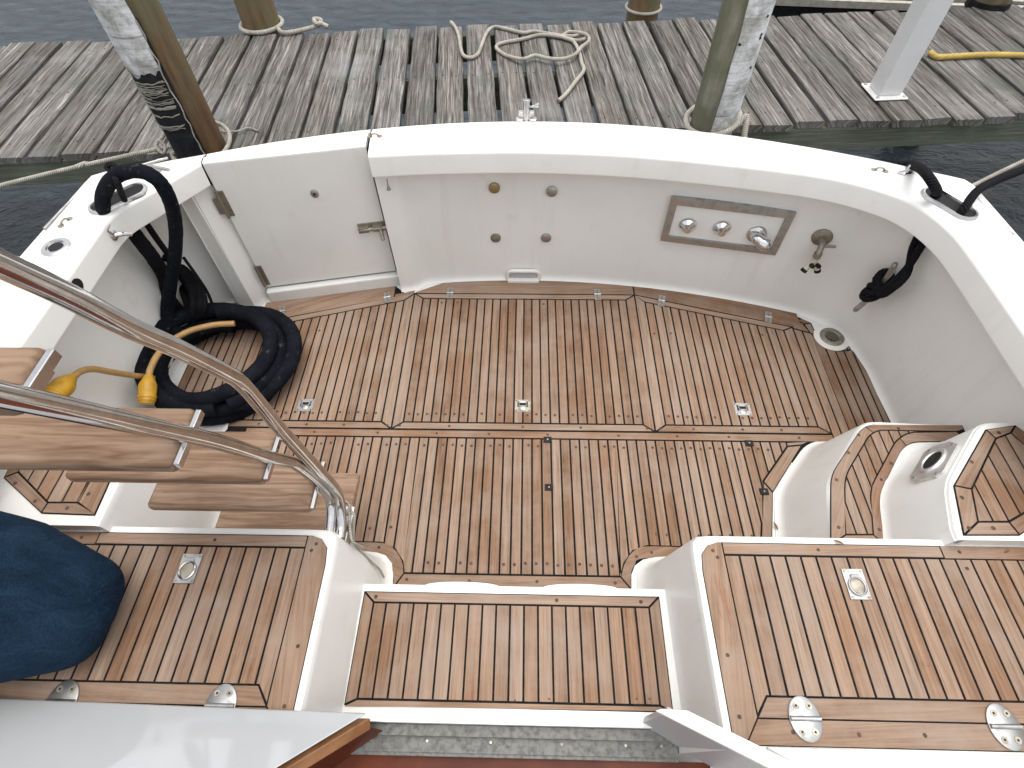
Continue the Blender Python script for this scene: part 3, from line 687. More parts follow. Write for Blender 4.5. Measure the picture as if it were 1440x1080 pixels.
def ring_pull(c, rot):
    mb = MB(); R = Matrix.Rotation(rot, 3, 'Z'); c = Vector(c)+Vector((0,0,.004))
    mb.box(c, (.058,.084,.004), 0, R); mb.lathe([(0,.002),(.021,.002),(.021,.0032),(0,.0032)], c+R@Vector((0,-.004,0)), (0,0,1), 18, 1)
    mb.tube([c+R@Vector((.022*math.cos(a),-.006+.025*math.sin(a),.0055)) for a in [2*math.pi*i/20 for i in range(20)]], .0032, 6, 2, closed=True)
    mb.tube([c+R@Vector((-.01,.022,.005)), c+R@Vector((.01,.022,.005))], .0045, 8, 2)
    for a in (-1,1):
        for b in (-1,1): mb.lathe([(0,.002),(.0035,.002),(.0035,.003),(0,.003)], c+R@Vector((a*.023,b*.036,0)), (0,0,1), 8, 1)
    mb.build('ring_pull', [HW, DULL, STEEL], yacht, smooth=40)
ring_pull(P(266,800,.503), 0); ring_pull(P(1203,822,.503), 0)
def oval_hinge(c):
    mb = MB(); c = Vector(c)+Vector((0,0,.003))
    mb.lathe([(0,0),(.05,0),(.05,.003),(.047,.0045),(0,.0045)], c, (0,0,1), 32, 0, .78, 1.0)
    mb.tube([c+Vector((-.037,0,.005)), c+Vector((.037,0,.005))], .006, 10, 0)
    for a in (-.016,.016):
        for b in (-.028,.028):
            mb.lathe([(0,.004),(.008,.004),(.008,.0056),(0,.0056)], c+Vector((a,b,0)), (0,0,1), 12, 1)
            mb.lathe([(0,.0052),(.003,.0052),(.003,.0062),(0,.0062)], c+Vector((a,b,0)), (0,0,1), 6, 2)
    mb.build('oval_hinge', [HW, DULL, DARK], yacht, smooth=40)
for p in ((1131,1011),(1411,1022)): oval_hinge(P(*p, .503))
for p in ((311,993),(88,987)): oval_hinge(P(*p, .503))

# --- bridge step, sill, track, cabin sole
mb = MB(); mb.prism([(-.62,.108),(-.62,.503),(.57,.503),(.57,.108)], -.01, .22)
for cx_ in (-.20, .20): mb.prism([(cx_+.125*math.cos(math.pi*i/16), .503+.014*math.sin(math.pi*i/16)) for i in range(17)], .0, .214)
mb.build('bridge_step', GEL, yacht, bevel=.008)
T = Teak(.223, .0065); oo = [(-.525,.478),(.458,.478),(.455,.148),(-.527,.148)]; ii = [(-.487,.443),(.42,.443),(.418,.165),(-.49,.165)]
T.sheet(oo); T.ring(oo, ii, True); T.field(ii, (.42+.49)/20)
for k in range(9):
    T.plug(-.46+k*.11+random.uniform(-.03,.03), .46) if k in (0,5,8) else None
for p in ((724,985),(772,983),(895,983),(913,983)): c = P(*p, .223); T.plug(c.x, c.y, .003)
T.build('bridge_step_teak', yacht)
mb = MB(); mb.box((-.03,.092,.165), (1.0,.03,.03)); mb.box((-.03,.062,.145), (1.0,.05,.025)); mb.box((-.03,.038,.125), (1.0,.02,.05)); mb.build('door_track', ALU, yacht, bevel=.002)
for px_s in (520, 600, 690, 790, 880, 930):
    c = P(px_s, 1050, .158); mb = MB(); mb.lathe([(0,0),(.005,0),(.004,.002),(0,.002)], (c.x, .066, .157), (0,0,1), 10); mb.build('track_screw', DULL, yacht, smooth=40)
mb = MB(); mb.box((-.03,-.255,.10), (1.2,.57,.03)); mb.build('cabin_sole', VARN, yacht)
# slanted bulkheads each side of the companionway
def slab(pts, thick, name, mat, bev=.006):
    pts = [Vector(p) for p in pts]; nrm = (pts[1]-pts[0]).cross(pts[2]-pts[0]).normalized()
    if nrm.z < 0: nrm = -nrm
    mb = MB(); n = len(pts); mb.add(pts+[p-nrm*thick for p in pts], [list(range(n)), list(range(n,2*n))[::-1]]+[[i,(i+1)%n,n+(i+1)%n,n+i] for i in range(n)])
    return mb.build(name, mat, yacht, bevel=bev)
GLOSS = simple('glossy_white_gelcoat', (.46,.47,.475), .04, col2=(.43,.44,.445), nscale=3, coat=1.0)
zA = .53
lA = P(516,1010,zA); lB = P(388,1081,.63); lC = lB+(lB-lA)*1.2; lE = Vector((-1.72, .128, zA)); lD = Vector((-1.72, lC.y, lC.z))
lA.y = .108
slab([lA, lB, lC, lD, lE], .03, 'bulkhead_panel', GLOSS)
slab([lA+Vector((.0,-.008,-.034)), lB+Vector((.0,-.006,-.034)), lB+Vector((-.06,-.0,-.04)), lA+Vector((-.1,-.008,-.04))], .035, 'bulkhead_trim', TRIM, .003)
mb = MB(); mb.add([lA+Vector((-.03,-.02,-.07)), lC+Vector((-.03,0,-.07)), Vector((lC.x-.03,lC.y,.1)), Vector((lA.x-.03,lA.y-.02,.1))], [[0,1,2,3]]); mb.build('companionway_side', VARN, yacht)
rA = P(921,999,zA); rB = P(1083,1081,.60); rC = rB+(rB-rA)*1.0
d = (rB-rA).normalized(); sd_ = Vector((-d.y, d.x, 0)).normalized()
slab([rA, rC, rC+sd_*.034, rA+d*.07+sd_*.034, rA+d*.012+sd_*.010], .016, 'bulkhead_rim', GEL, .003)
mb = MB(); q0 = rA+d*.028+sd_*.006; q1 = rC+sd_*.006; dz_ = Vector((0,0,.017)); lo_ = Vector((0,0,.46))
mb.add([q0-dz_, q1-dz_, q1+sd_*.022-dz_, q0+sd_*.018-dz_, q0-lo_, q1-lo_, q1+sd_*.022-lo_, q0+sd_*.018-lo_], [[0,1,2,3],[0,1,5,4],[2,3,7,6],[1,2,6,5],[0,3,7,4],[4,5,6,7]])
mb.build('companionway_side', GREYP, yacht)
r0 = rA+sd_*.032+d*.10; r1 = rC+sd_*.032
slab([Vector((.60,.062,.507)), Vector((r1.x, r1.y-.02, r1.z)), Vector((1.72, r1.y-.02, r1.z)), Vector((1.72,.05,.507))], .02, 'bulkhead_panel', GEL)

# --- transom fittings
def onwall(px, py, x): return PY(px, py, wb(x))
def wn(x): return Vector((-.23*x, -1, 0)).normalized()
for p, m in (((695,265),BRASS),((776,270),BRUSH),((697,335),DULL),((768,335),BRUSH)):
    c = PY(*p, wb(0)-.004); mb = MB(); mb.lathe([(0,-.01),(.026,-.01),(.026,.002),(.023,.004),(0,.004)], c, (0,-1,0), 20)
    if p == (697,335): mb.box(c+Vector((0,-.005,0)), (.034,.006,.006))
    mb.build('blanking_disc', m, yacht, smooth=40)
# scupper cover
c = Vector((-.005, wb(0)-.012, .035)); mb = MB()
mb.tube(crv([c+Vector((-.088,.004,-.03)), c+Vector((-.082,0,.015)), c+Vector((-.06,-.004,.032)), c+Vector((0,-.006,.034)), c+Vector((.06,-.004,.032)), c+Vector((.082,0,.015)), c+Vector((.088,.004,-.03))],6), .011, 8)
mb.box(c+Vector((0,-.012,-.028)), (.17,.03,.014)); mb.build('scupper_cover', GEL, yacht, smooth=50)
mb = MB(); mb.box(c+Vector((0,.004,-.004)), (.14,.012,.05)); mb.build('scupper_opening', GREYP, yacht)
# shower panel
sp = empty('shower_panel', (0,0,0)); sp.parent = yacht; sp.matrix_parent_inverse = Matrix.Translation(-yacht.location)
cs = [PY(*p, y) for p, y in (((945,277),2.158),((1120,297),2.055),((1090,357),2.052),((928,337),2.155))]
sx_ = ((cs[1]+cs[2]-cs[0]-cs[3])/2); sx_.z = 0; W = sx_.length; sx_.normalize(); sz_ = Vector((0,0,1)); sn = Vector((sx_.y,-sx_.x,0)); cc = sum(cs, Vector())/4; Hh = ((cs[0].z+cs[1].z)-(cs[2].z+cs[3].z))/2
RS = Matrix((sx_, -sn, sz_)).transposed(); S = lambda u, z, o: cc+sx_*u+sz_*z+sn*o
mb = MB(); fw_ = .032; o = [(-W/2,-Hh/2),(W/2,-Hh/2),(W/2,Hh/2),(-W/2,Hh/2)]; i_ = [(-W/2+fw_,-Hh/2+fw_),(W/2-fw_,-Hh/2+fw_),(W/2-fw_,Hh/2-fw_),(-W/2+fw_,Hh/2-fw_)]
for k in range(4):
    j = (k+1) % 4; f4 = [o[k], o[j], i_[j], i_[k]]
    mb.add([S(a,b,.012) for a,b in f4]+[S(a,b,-.02) for a,b in f4], [[0,1,2,3],[0,1,5,4],[1,2,6,5],[2,3,7,6],[3,0,4,7],[7,6,5,4]])
mb.build('panel_frame', BRUSH, sp)
mb = MB(); mb.box(S(0,0,-.006), (W-fw_*2,.01,Hh-fw_*2), 0, RS); mb.build('panel_plate', GEL, sp)
def wpt(px, py, off=0):
    d_ = ray(px, py); o_ = Vector((0,0,H)); t = ((cc+sn*off)-o_).dot(sn)/d_.dot(sn); return o_+d_*t
for px in ((967,318),(1015,322)):
    c = wpt(*px, .01); mb = MB(); mb.lathe([(0,-.015),(.042,-.015),(.042,-.006),(.036,.004),(.024,.016),(.016,.036),(0,.038)], c, sn, 24)
    mb.tube([c+sn*.02, c+sn*.03+sz_*.042+sx_*.026], [.016,.010], 10); mb.build('valve_knob', CHROME, sp, smooth=40)
c = wpt(1064,331, .01); mb = MB(); mb.lathe([(0,-.015),(.046,-.015),(.046,-.004),(.036,.006),(0,.006)], c, sn, 24); mb.tube(crv([c-sx_*.005+sn*.0, c+sx_*.006+sn*.025-sz_*.002, c+sx_*.034+sn*.04-sz_*.012, c+sx_*.05+sn*.036-sz_*.018],5), [.027]*8+[.03]*7+[.022], 14); mb.build('shower_head', CHROME, sp, smooth=50)
# hose tap
tx_ = 1.33; tc = PY(1156,334, wb(1.33)-.005); tn_ = wn(1.33); mb = MB()
mb.lathe([(0,-.01),(.044,-.01),(.044,.003),(.036,.008),(0,.008)], tc, tn_, 24); mb.tube([tc, tc+tn_*.05, tc+tn_*.065+Vector((0,0,-.02)), tc+tn_*.07+Vector((0,0,-.045))], .014, 12)
mb.tube([tc+tn_*.055+Vector((.01,0,-.005)), tc+tn_*.065+Vector((.06,0,.0))], .007, 8); mb.lathe([(0,0),(.018,0),(.018,.02),(0,.02)], tc+tn_*.07+Vector((0,0,-.055)), (0,0,1), 14)
tap = mb.build('hose_tap', DULL, yacht, smooth=45)
mb = MB(); b0 = tc+tn_*.07+Vector((0,0,-.06)); mb.tube([b0, b0+Vector((0,0,-.03))], .015, 12)
for s in (-1,1):
    e = b0+Vector((s*.028,-.012,-.06)); mb.tube([b0+Vector((0,0,-.025)), e], .013, 12, 0); mb.tube([e, e+Vector((s*.006,-.003,-.012))], .015, 12, 1)
    mb.lathe([(0,0),(.010,0),(.010,.02),(0,.02)], b0+Vector((s*.014,-.016,-.03)), (0,-1,.3), 12, 1)
mb.build('hose_splitter', [PLAST, BLACK], yacht, smooth=45)
# flagstaff socket
fc = P(740,168,.785); mb = MB(); mb.tube([fc+Vector((0,.0,-.01)), fc+Vector((0,.02,.075))], .016, 14); mb.tube([fc+Vector((0,.018,.072)), fc+Vector((0,.02,.08))], .02, 14)
for s in (-1,1): mb.lathe([(0,0),(.02,0),(.02,.006),(.014,.01),(0,.01)], fc+Vector((s*.03,-.004,.0)), (0,0,1), 16); mb.box(fc+Vector((s*.024,.006,.02)), (.022,.02,.03))
mb.tube([fc+Vector((.016,.015,.05)), fc+Vector((.04,.012,.055))], .005, 8); mb.tube([fc+Vector((.036,.012,.055)), fc+Vector((.056,.01,.058))], [.008,.013], 10)
mb.build('flagstaff_socket', STEEL, yacht, smooth=40, bevel=.001)
# eye straps and small catches
def strap(c, d, name='eye_strap'):
    d = Vector(d).normalized(); c = Vector(c); mb = MB()
    for s in (-1,1): mb.lathe([(0,0),(.011,0),(.011,.003),(0,.003)], c+d*.022*s, (0,0,1), 12)
    mb.tube(crv([c+d*-.018+Vector((0,0,.003)), c+d*-.008+Vector((0,0,.012)), c+d*.008+Vector((0,0,.012)), c+d*.018+Vector((0,0,.003))],4), .0035, 8); mb.build(name, DULL, yacht, smooth=40)
strap(P(527,192,.80), (1,.1,0)); strap(P(1237,240,.80), (1,-.3,0)); strap(P(92,313,.80),(.3,1,0))
mb = MB(); c = P(1272,244,.80); mb.lathe([(0,0),(.03,0),(.028,.005),(0,.007)], c, (0,0,1), 18, 0, 1.0,.5); mb.tube([c, c+Vector((.012,.01,.03))], .008, 10); mb.build('snap_stud', STEEL, yacht, smooth=40)
mb = MB(); c = P(222,240,.80); mb.tube([c+Vector((-.05,.03,.003)), c+Vector((.05,-.0,.003))], .007, 8); mb.lathe([(0,0),(.018,0),(.018,.004),(0,.004)], c, (0,0,1), 12); mb.build('chock', BRUSH, yacht, smooth=40)
mb = MB(); c = PY(157,331,1.62); c = PX(157,331,-1.59)+Vector((.008,0,0)); mb.lathe([(0,0),(.02,0),(.02,.004),(.012,.009),(0,.009)], c, (1,0,0), 16)
mb.tube(crv([c+Vector((.005,.0,0)), c+Vector((.03,.015,-.005)), c+Vector((.045,.03,-.02))],4), .008, 8); mb.tube(crv([c+Vector((.005,-.006,.01)), c+Vector((.01,-.02,.04)), c+Vector((.02,-.005,.055))],4), .004, 8); mb.build('snap_hook', STEEL, yacht, smooth=40)
mb = MB(); c = PX(106,401,-1.59)+Vector((.006,0,0)); mb.lathe([(0,-.01),(.024,-.01),(.024,.004),(.018,.005),(0,.005)], c, (1,0,0), 18); mb.build('drain_hole_plug', BLACK, yacht, smooth=40)
mb = MB(); c = PY(544,252,2.10); mb.tube([c, c+Vector((0,-.004,-.03))], .003, 6); mb.lathe([(0,0),(.010,0),(.004,.022),(0,.024)], c+Vector((0,-.004,-.05)), (0,0,1), 10); mb.build('door_hook', DULL, yacht, smooth=40)
# deck fill
c = P(79,348,.80); mb = MB(); mb.lathe([(0,-.002),(.05,-.002),(.05,.003),(.044,.007),(.032,.007),(.030,.002),(0,.002)], c, (0,0,1), 32); mb.lathe([(0,.0025),(.025,.0025),(.025,.004),(.020,.0045),(0,.003)], c, (0,0,1), 24, 1); mb.build('deck_fill', [STEEL, DARK], yacht, smooth=40)
# hawse rings
def hawse(c, d, a, b):
    d = Vector(d).normalized(); mb = MB(); e = Vector((-d.y, d.x, 0)); n = 40; c = Vector(c)
    def ov(s): # stadium
        return [c+d*(max(-a+b, min(a-b, 0))+ (a-b)*math.copysign(1, math.cos(t)) + s*math.cos(t)*b) + e*(s*b*math.sin(t)) for t in [2*math.pi*(k+.5)/n for k in range(n)]]
    R = []
    for s, z in ((1.28,-.001),(1.26,.006),(1.12,.013),(.96,.011),(.86,-.004),(.84,-.02)): R.append([p+Vector((0,0,z)) for p in ov(s)])
    mb.loft(R, True); mb.add([p+Vector((0,0,.0015)) for p in ov(.9)], [list(range(n))], 1); mb.build('hawse_ring', [STEEL, DARK], yacht, smooth=45)
hawse(P(167,280,.80), P(198,266,.8)-P(134,297,.8), .105, .042); hawse(P(1334,287,.80), P(1366,306,.8)-P(1302,268,.8), .10, .040)
# cleat on starboard liner
off = Vector((-.045,0,0)); ca = PX(1205,437,1.555)-off; cb_ = PX(1264,370,1.575)-off; mb = MB()
mb.tube(crv([ca+off+Vector((-.012,0,0)), ca.lerp(cb_,.2)+off, ca.lerp(cb_,.5)+off, ca.lerp(cb_,.8)+off, cb_+off+Vector((-.012,0,0))],6), [.008]+[.0125]*23+[.008], 12)
for t in (.38,.62): mb.tube([ca.lerp(cb_,t)+Vector((.01,0,0)), ca.lerp(cb_,t)+off], .013, 12); mb.lathe([(0,0),(.024,0),(.018,.012),(0,.012)], ca.lerp(cb_,t), (-1,0,0), 14)
cleat = mb.build('cleat', BRUSH, yacht, smooth=45)

# --- ladder
lad = empty('ladder', (0,0,0)); lad.parent = yacht; lad.matrix_parent_inverse = Matrix.Translation(-yacht.location)
XR, XLf = -.602, -1.072
treads = [(.285,.655,.885),(.655,.588,.745),(.96,.533,.665),(1.272,.412,.532),(1.58,.335,.425)]
for i, (z, y0, y1) in enumerate(treads):
    mb = MB(); mb.box(((XR+XLf)/2, (y0+y1)/2, z-.018), (XR-XLf, y1-y0, .036)); mb.build('tread', TREAD, lad, bevel=.012, bseg=3)
    if i:
        mb = MB(); mb.box((XR+.006, (y0+y1)/2, z-.012), (.010, y1-y0-.008, .016)); mb.box((XR-.07, (y0+y1)/2+.005, z-.040), (.12, (y1-y0)*.6, .006)); mb.build('tread_bracket', RAIL, lad, bevel=.0015)
def zy(x, l, n=6): return crv([(x, a, b) for a, b in l], n)
R1 = [PX(a,b,-.568) for a,b in ((478,756),(480,735),(478,706),(470,686),(443,656),(413,624),(391,600),(358,560),(336,536),(313,522),(247,489),(180,460),(100,418),(0,371))]
R1 += [R1[-1]+(R1[-1]-R1[-2])*1.2]
R2 = [PX(a,b,-.596) for a,b in ((463,760),(465,735),(466,710),(461,694),(443,674),(416,653),(398,647),(371,641),(300,620),(200,598),(100,576),(0,554))]
R2 += [R2[-1]+(R2[-1]-R2[-2])*1.2]
mb = MB(); mb.tube(crv(R1, 5), .0160, 14); mb.build('handrail', RAIL, lad, smooth=60)
mb = MB(); mb.tube(crv(R2, 5), .0160, 14); mb.build('stringer_tube', RAIL, lad, smooth=60)
for (y, z) in ((.672,.47),):
    mb = MB(); mb.box((-.581, y-.02, z-.06), (.06,.09,.012)); mb.box((-.581, .59, z-.06), (.06,.03,.05)); mb.build('rail_clamp', STEEL, lad, bevel=.002)
for y in (.66,):
    mb = MB(); mb.box((-1.04, y+.03, .125), (.03,.03,.25)); mb.build('ladder_leg', STEEL, lad, bevel=.002)

# ------------------------------------------------------------------ DOCK
dk = empty('dock', (0, 3.3, -.42), 'weathered grey plank dock running behind the stern of the yacht', 'dock')
ZD = .55
a0 = P(0,222,ZD); a1 = P(1440,160,ZD); b0_ = P(0,65,ZD); b1_ = P(1300,10,ZD)
ux = Vector((a1.x-a0.x, a1.y-a0.y, 0)).normalized(); uy = Vector((-ux.y, ux.x, 0))
org = Vector((a0.x, a0.y, 0)); Wd = ((b0_-a0).dot(uy)+(b1_-a0).dot(uy))/2
def DK(u, v, z): return org+ux*u+uy*v+Vector((0,0,z))
mb = MB(); u = -4.0
while u < 10.5:
    wdt = .152+random.uniform(-.004,.004); e0 = random.uniform(-.025,.02); e1 = Wd+random.uniform(-.03,.03); dz = random.uniform(-.004,.004); sk = random.uniform(-.006,.006)
    q_ = [(u,e0),(u+wdt,e0+random.uniform(-.01,.01)),(u+wdt+sk,e1),(u+sk,e1+random.uniform(-.01,.01))]
    # subdivided along the board with slightly eaten edges
    n = 12; L_ = []; R_ = []
    for k in range(n+1):
        t = k/n; v = q_[0][1]+(q_[3][1]-q_[0][1])*t; L_.append((u+sk*t+random.uniform(-.0022,.0022), v)); R_.append((u+wdt+sk*t+random.uniform(-.0022,.0022), q_[1][1]+(q_[2][1]-q_[1][1])*t))
    vs = []; 
    for k in range(n+1):
        z = ZD+dz+random.uniform(-.0008,.0008)
        for (a, b), ins in ((L_[k],.0),(L_[k],.005),(R_[k],-.005),(R_[k],.0)):
            vs.append(DK(a+ins, b, z if ins else z-.005))
        vs.append(DK(L_[k][0], L_[k][1], ZD-.038)); vs.append(DK(R_[k][0], R_[k][1], ZD-.038))
    fs = []; uvs = []; mid = u+random.uniform(0,5)
    for k in range(n):
        o = k*6; p = o+6
        for a, b, va, vb in ((o+4,o+0,-.04,0),(o+0,o+1,0,.005),(o+1,o+2,.005,wdt-.005),(o+2,o+3,wdt-.005,wdt),(o+3,o+5,wdt,wdt+.04)):
            fs.append([a, b, b+6, a+6]); uvs.append([(L_[k][1],va),(L_[k][1],vb),(L_[k+1][1],vb),(L_[k+1][1],va)])
    for o in (0, n*6): fs.append([o+4,o+0,o+1,o+2,o+3,o+5]); uvs.append([(0,-.04),(0,0),(0,.005),(0,wdt-.005),(0,wdt),(0,wdt+.04)])
    mb.add(vs, fs, 0, uvs)
    for v in (.13, Wd*.5, Wd-.13):
        for du in (.035, wdt-.035):
            if random.random() < .85: mb.lathe([(0,0),(.0055,0),(.0045,.0016),(0,.0016)], DK(u+du+random.uniform(-.008,.008), v+random.uniform(-.015,.015), ZD+dz+.0005), (0,0,1), 8, 1)
    u += wdt+random.uniform(.014,.028)
mb.build('decking', [DOCK, simple('rusty_iron', (.04,.022,.015), .8)], dk)
def beam(v, z0, z1, th, name, mat):
    mb = MB(); vs = [DK(u_, v_, z) for u_ in (-4, 10.5) for v_ in (v, v+th) for z in (z0, z1)]
    fs = [[0,1,3,2],[4,6,7,5],[0,4,5,1],[2,3,7,6],[0,2,6,4],[1,5,7,3]]; uvs = [[(0,0),(0,.2),(.05,.2),(.05,0)]]*2+[[(-4,0),(10.5,0),(10.5,.2),(-4,.2)]]*4
    mb.add(vs, fs, 0, uvs); return mb.build(name, mat, dk)
beam(.012, ZD-.165, ZD-.040, .04, 'fascia_board', GREEN); beam(Wd-.05, ZD-.2, ZD-.040, .04, 'fascia_board', GREEN); beam(.72, ZD-.24, ZD-.040, .05, 'stringer', GREEN)

# pilings
def piling(name, x, y, r, z1, mat, label, group=None, tilt=(0,0)):
    e = empty(name, (x, y, -1.6), label, 'piling', 'timber pilings along the dock'); mb = MB(); n = 26; rings = []; zs = [-1.6+ (z1+1.6)*k/40 for k in range(41)]
    for z in zs:
        t = (z+1.6); rings.append([(x+tilt[0]*t+r*(1.04-.02*t)*math.cos(2*math.pi*k/n)*(1+.02*math.sin(k*3+z*2)+random.uniform(-.006,.006)), y+tilt[1]*t+r*(1.04-.02*t)*math.sin(2*math.pi*k/n)*(1+.02*math.cos(k*2+z*3)+random.uniform(-.006,.006)), z) for k in range(n)])
    mb.loft(rings, True, 0, True); mb.build('post', mat, e, smooth=60); return e
def half_wrap(par, x, y, r, a0, a1, z0, z1, name, mat, th=.006, n=22, nz=30, rag=.0, jag=0):
    mb = MB(); rings = []
    for k in range(nz+1):
        z = z0+(z1-z0)*k/nz; j0 = random.uniform(-rag, rag); j1 = random.uniform(-rag, rag); ring = []
        for i in range(n+1):
            a = math.radians(a0+j0+(a1-a0+j1-j0)*i/n); rr = r+th+random.uniform(-.0012,.0012)
            zz = z+(random.uniform(-jag,jag) if k in (0,nz) else 0)
            ring.append((x+rr*math.cos(a), y+rr*math.sin(a), zz))
        rings.append(ring)
    mb.loft(rings); o = mb.build(name, mat, par, smooth=60); sl = o.modifiers.new('thickness', 'SOLIDIFY'); sl.thickness = th; sl.offset = -1; return o
pl_ = PY(283,205,2.46); PLx, PLy = -1.588, 2.46
pe = piling('piling', PLx, PLy, .108, 2.6, PILE_S, 'brown timber piling with torn white canvas over black rubber, beside the transom door')
# camera bearing of the piling centre as seen from the boat: canvas faces port and forward
half_wrap(pe, PLx, PLy, .112, 150, 305, -.9, 1.22, 'rubber_pad', BLACK, .012)
half_wrap(pe, PLx, PLy, .126, 152, 300, 1.02, 2.6, 'canvas_cover', CANVAS, .004, rag=3, jag=.02)
mb = MB()
for k in range(34):
    z = random.choice([.985,.97,.94,.91,.90,.885,.85,.80])+random.uniform(-.012,.012); r_ = .1275+random.random()*.002
    mb.tube([(PLx+r_*math.cos(math.radians(a)), PLy+r_*math.sin(math.radians(a)), z+random.uniform(-.004,.004)-.012*math.sin(math.radians((a-150)*1.2))) for a in range(153+random.randint(0,5)+(0 if random.random() < .6 else random.randint(0,70)), 300-random.randint(0,5)-(0 if random.random() < .6 else random.randint(0,60)), 8)], random.uniform(.001,.0028), 5)
for a in (154, 300):
    mb.tube([(PLx+.13*math.cos(math.radians(a+random.uniform(-4,4))), PLy+.13*math.sin(math.radians(a+random.uniform(-3,3))), .35+k*.03) for k in range(30)], .003, 5)
mb.build('frayed_threads', WROPE, pe)
PRx, PRy = .925, 2.655
pe = piling('piling', PRx, PRy, .10, 2.6, PILE_G, 'greenish timber piling faced with worn white sheet, behind the middle of the transom')
half_wrap(pe, PRx, PRy, .104, 256, 385, -.9, 2.6, 'canvas_cover', CANVAS, .008, rag=2)
for k in range(12):
    mb = MB(); a = math.radians(random.choice([262, 310, 360])); z = .8+random.random()*1.0
    mb.lathe([(0,0),(.007,0),(.005,.004),(0,.004)], (PRx+.111*math.cos(a), PRy+.111*math.sin(a), z), (math.cos(a), math.sin(a), 0), 8); mb.build('tack_head', BLACK, pe)
for px, py_, r, mt, lb in ((365,46,.118,PILE_B,'brown piling at the far dock edge with knotted white rope round its foot'), (908,20,.107,PILE_B,'brown far piling with a tight plain white rope ring at its foot'), (1400,14,.12,PILE_B,'brown piling with dark banded foot beyond the white post')):
    c = P(px, py_, ZD); c += uy*r*.8
    e = piling('piling', c.x, c.y, r, 2.4, mt, lb)
    if px == 1400:
        half_wrap(e, c.x, c.y, r, 0, 359, ZD-.02, ZD+.035, 'foot_band', BLACK, .012)
# rope rings
def ring_rope(x, y, r, z, tail, label, rr=.011, dz=.0, n=28, name='rope'):
    mb = MB(); pts = [(x+r*math.cos(2*math.pi*k/n), y+r*math.sin(2*math.pi*k/n), z+dz*math.sin(2*math.pi*k/n+1)) for k in range(n)]
    mb.tube(pts, rr, 8, 0, closed=True)
    for t in tail: mb.tube(crv(t, 6), rr, 8)
    return tag(mb.build(name, WROPE, smooth=60), label, 'rope')
c = P(365,46,ZD)+uy*.094; k_ = P(447,36,ZD+.015)
ring_rope(c.x, c.y, .135, ZD+.016, [[(c.x+.12,c.y-.06,ZD+.018), P(400,46,ZD+.02), P(430,41,ZD+.015), k_], [k_, k_+Vector((.02,.03,.02)), k_+Vector((-.02,.02,.03)), k_+Vector((.0,-.02,.02)), k_+Vector((.03,0,.01)), P(462,38,ZD+.012)]], 'white rope looped round the short far piling, ending in a knot on the planks', .014)
c = P(908,20,ZD)+uy*.086; ring_rope(c.x, c.y, .118, ZD+.012, [], 'tight white rope ring round the foot of the middle far piling', .010)
c = Vector((PRx, PRy, 0)); ring_rope(c.x, c.y, .124, .665, [[(c.x+.10,c.y-.07,.665), (c.x+.145,c.y-.05,.70), (c.x+.15,c.y-.10,.62), (c.x+.19,c.y-.16,.54), (c.x+.19,c.y-.2,.40)]], 'white rope slung round the greenish piling just above the transom rim', .014, .03)
# line from left piling going off frame to port
mb = MB(); zl = .63
ln = [P(-330,330,.55), P(-150,302,.58), P(0,261,.60), P(115,233,.62), P(230,208,.635), P(280,200,.64)]
mb.tube(crv(ln, 8), .010, 8)
rp = [(PLx+.143*math.cos(math.radians(a)), PLy+.143*math.sin(math.radians(a)), .645+.03*math.sin(math.radians(a))) for a in range(-150, 130, 12)]
mb.tube([P(280,200,.64)]+rp[::1], .010, 8)
kn = P(226,208,.64)
mb.tube(crv([kn+Vector((-.02,-.015,.0)), kn+Vector((-.005,.02,.025)), kn+Vector((.02,.01,.0)), kn+Vector((.01,-.02,-.015)), kn+Vector((-.015,-.0,.015)), kn+Vector((.01,.04,.03)), kn+Vector((.03,.05,.05))],5), .008, 8)
mb.tube(crv([P(108,236,.62)+Vector((0,0,.004)), P(112,233,.635), P(120,230,.62), P(125,231,.615)],4), .011, 8)
mb.tube(crv([P(312,186,.63), P(335,184,ZD+.02), P(350,180,ZD+.012), P(363,184,ZD+.01)],5), .005, 6)
tag(mb.build('mooring_line', WROPE, smooth=60), 'thin pale mooring line stretched low from the canvas wrapped piling', 'rope')
# loose rope on dock
q = [(634,31),(640,38),(645,50),(648,68),(652,78),(662,81),(672,76),(678,62),(684,47),(694,38),(710,40),(735,46),(752,44),(770,47),(800,51),(818,49),(825,53),(812,57),(790,52),(760,49),(735,55),(712,59),(700,63),(699,69),(712,78),(735,83),(752,78),(770,82),(790,83),(808,77),(818,66),(827,59),(828,52),(820,47),(800,45),(792,52),(806,58),(814,72),(818,88),(821,99),(810,114),(796,132),(785,142)]
pts = []
for i, p in enumerate(q): pts.append(P(*p, ZD+.016+(.018 if 24 < i < 34 else 0)))
mb = MB(); mb.tube(crv(pts, 5), .0110, 8); tag(mb.build('rope', WROPE, smooth=60), 'loose pale rope lying in a flat tangle on the dock planks behind the transom', 'rope')
# yellow hose on dock
mb = MB(); mb.tube(crv([P(1308,74,ZD+.02), P(1318,80,ZD+.018), P(1345,79,ZD+.018), P(1390,77,ZD+.018), P(1440,78,ZD+.018), P(1560,84,ZD+.018), P(1800,100,ZD+.018)],6), .016, 10); tag(mb.build('garden_hose', YROPE, smooth=60), 'yellow hose lying on the dock planks beside the white post', 'hose')
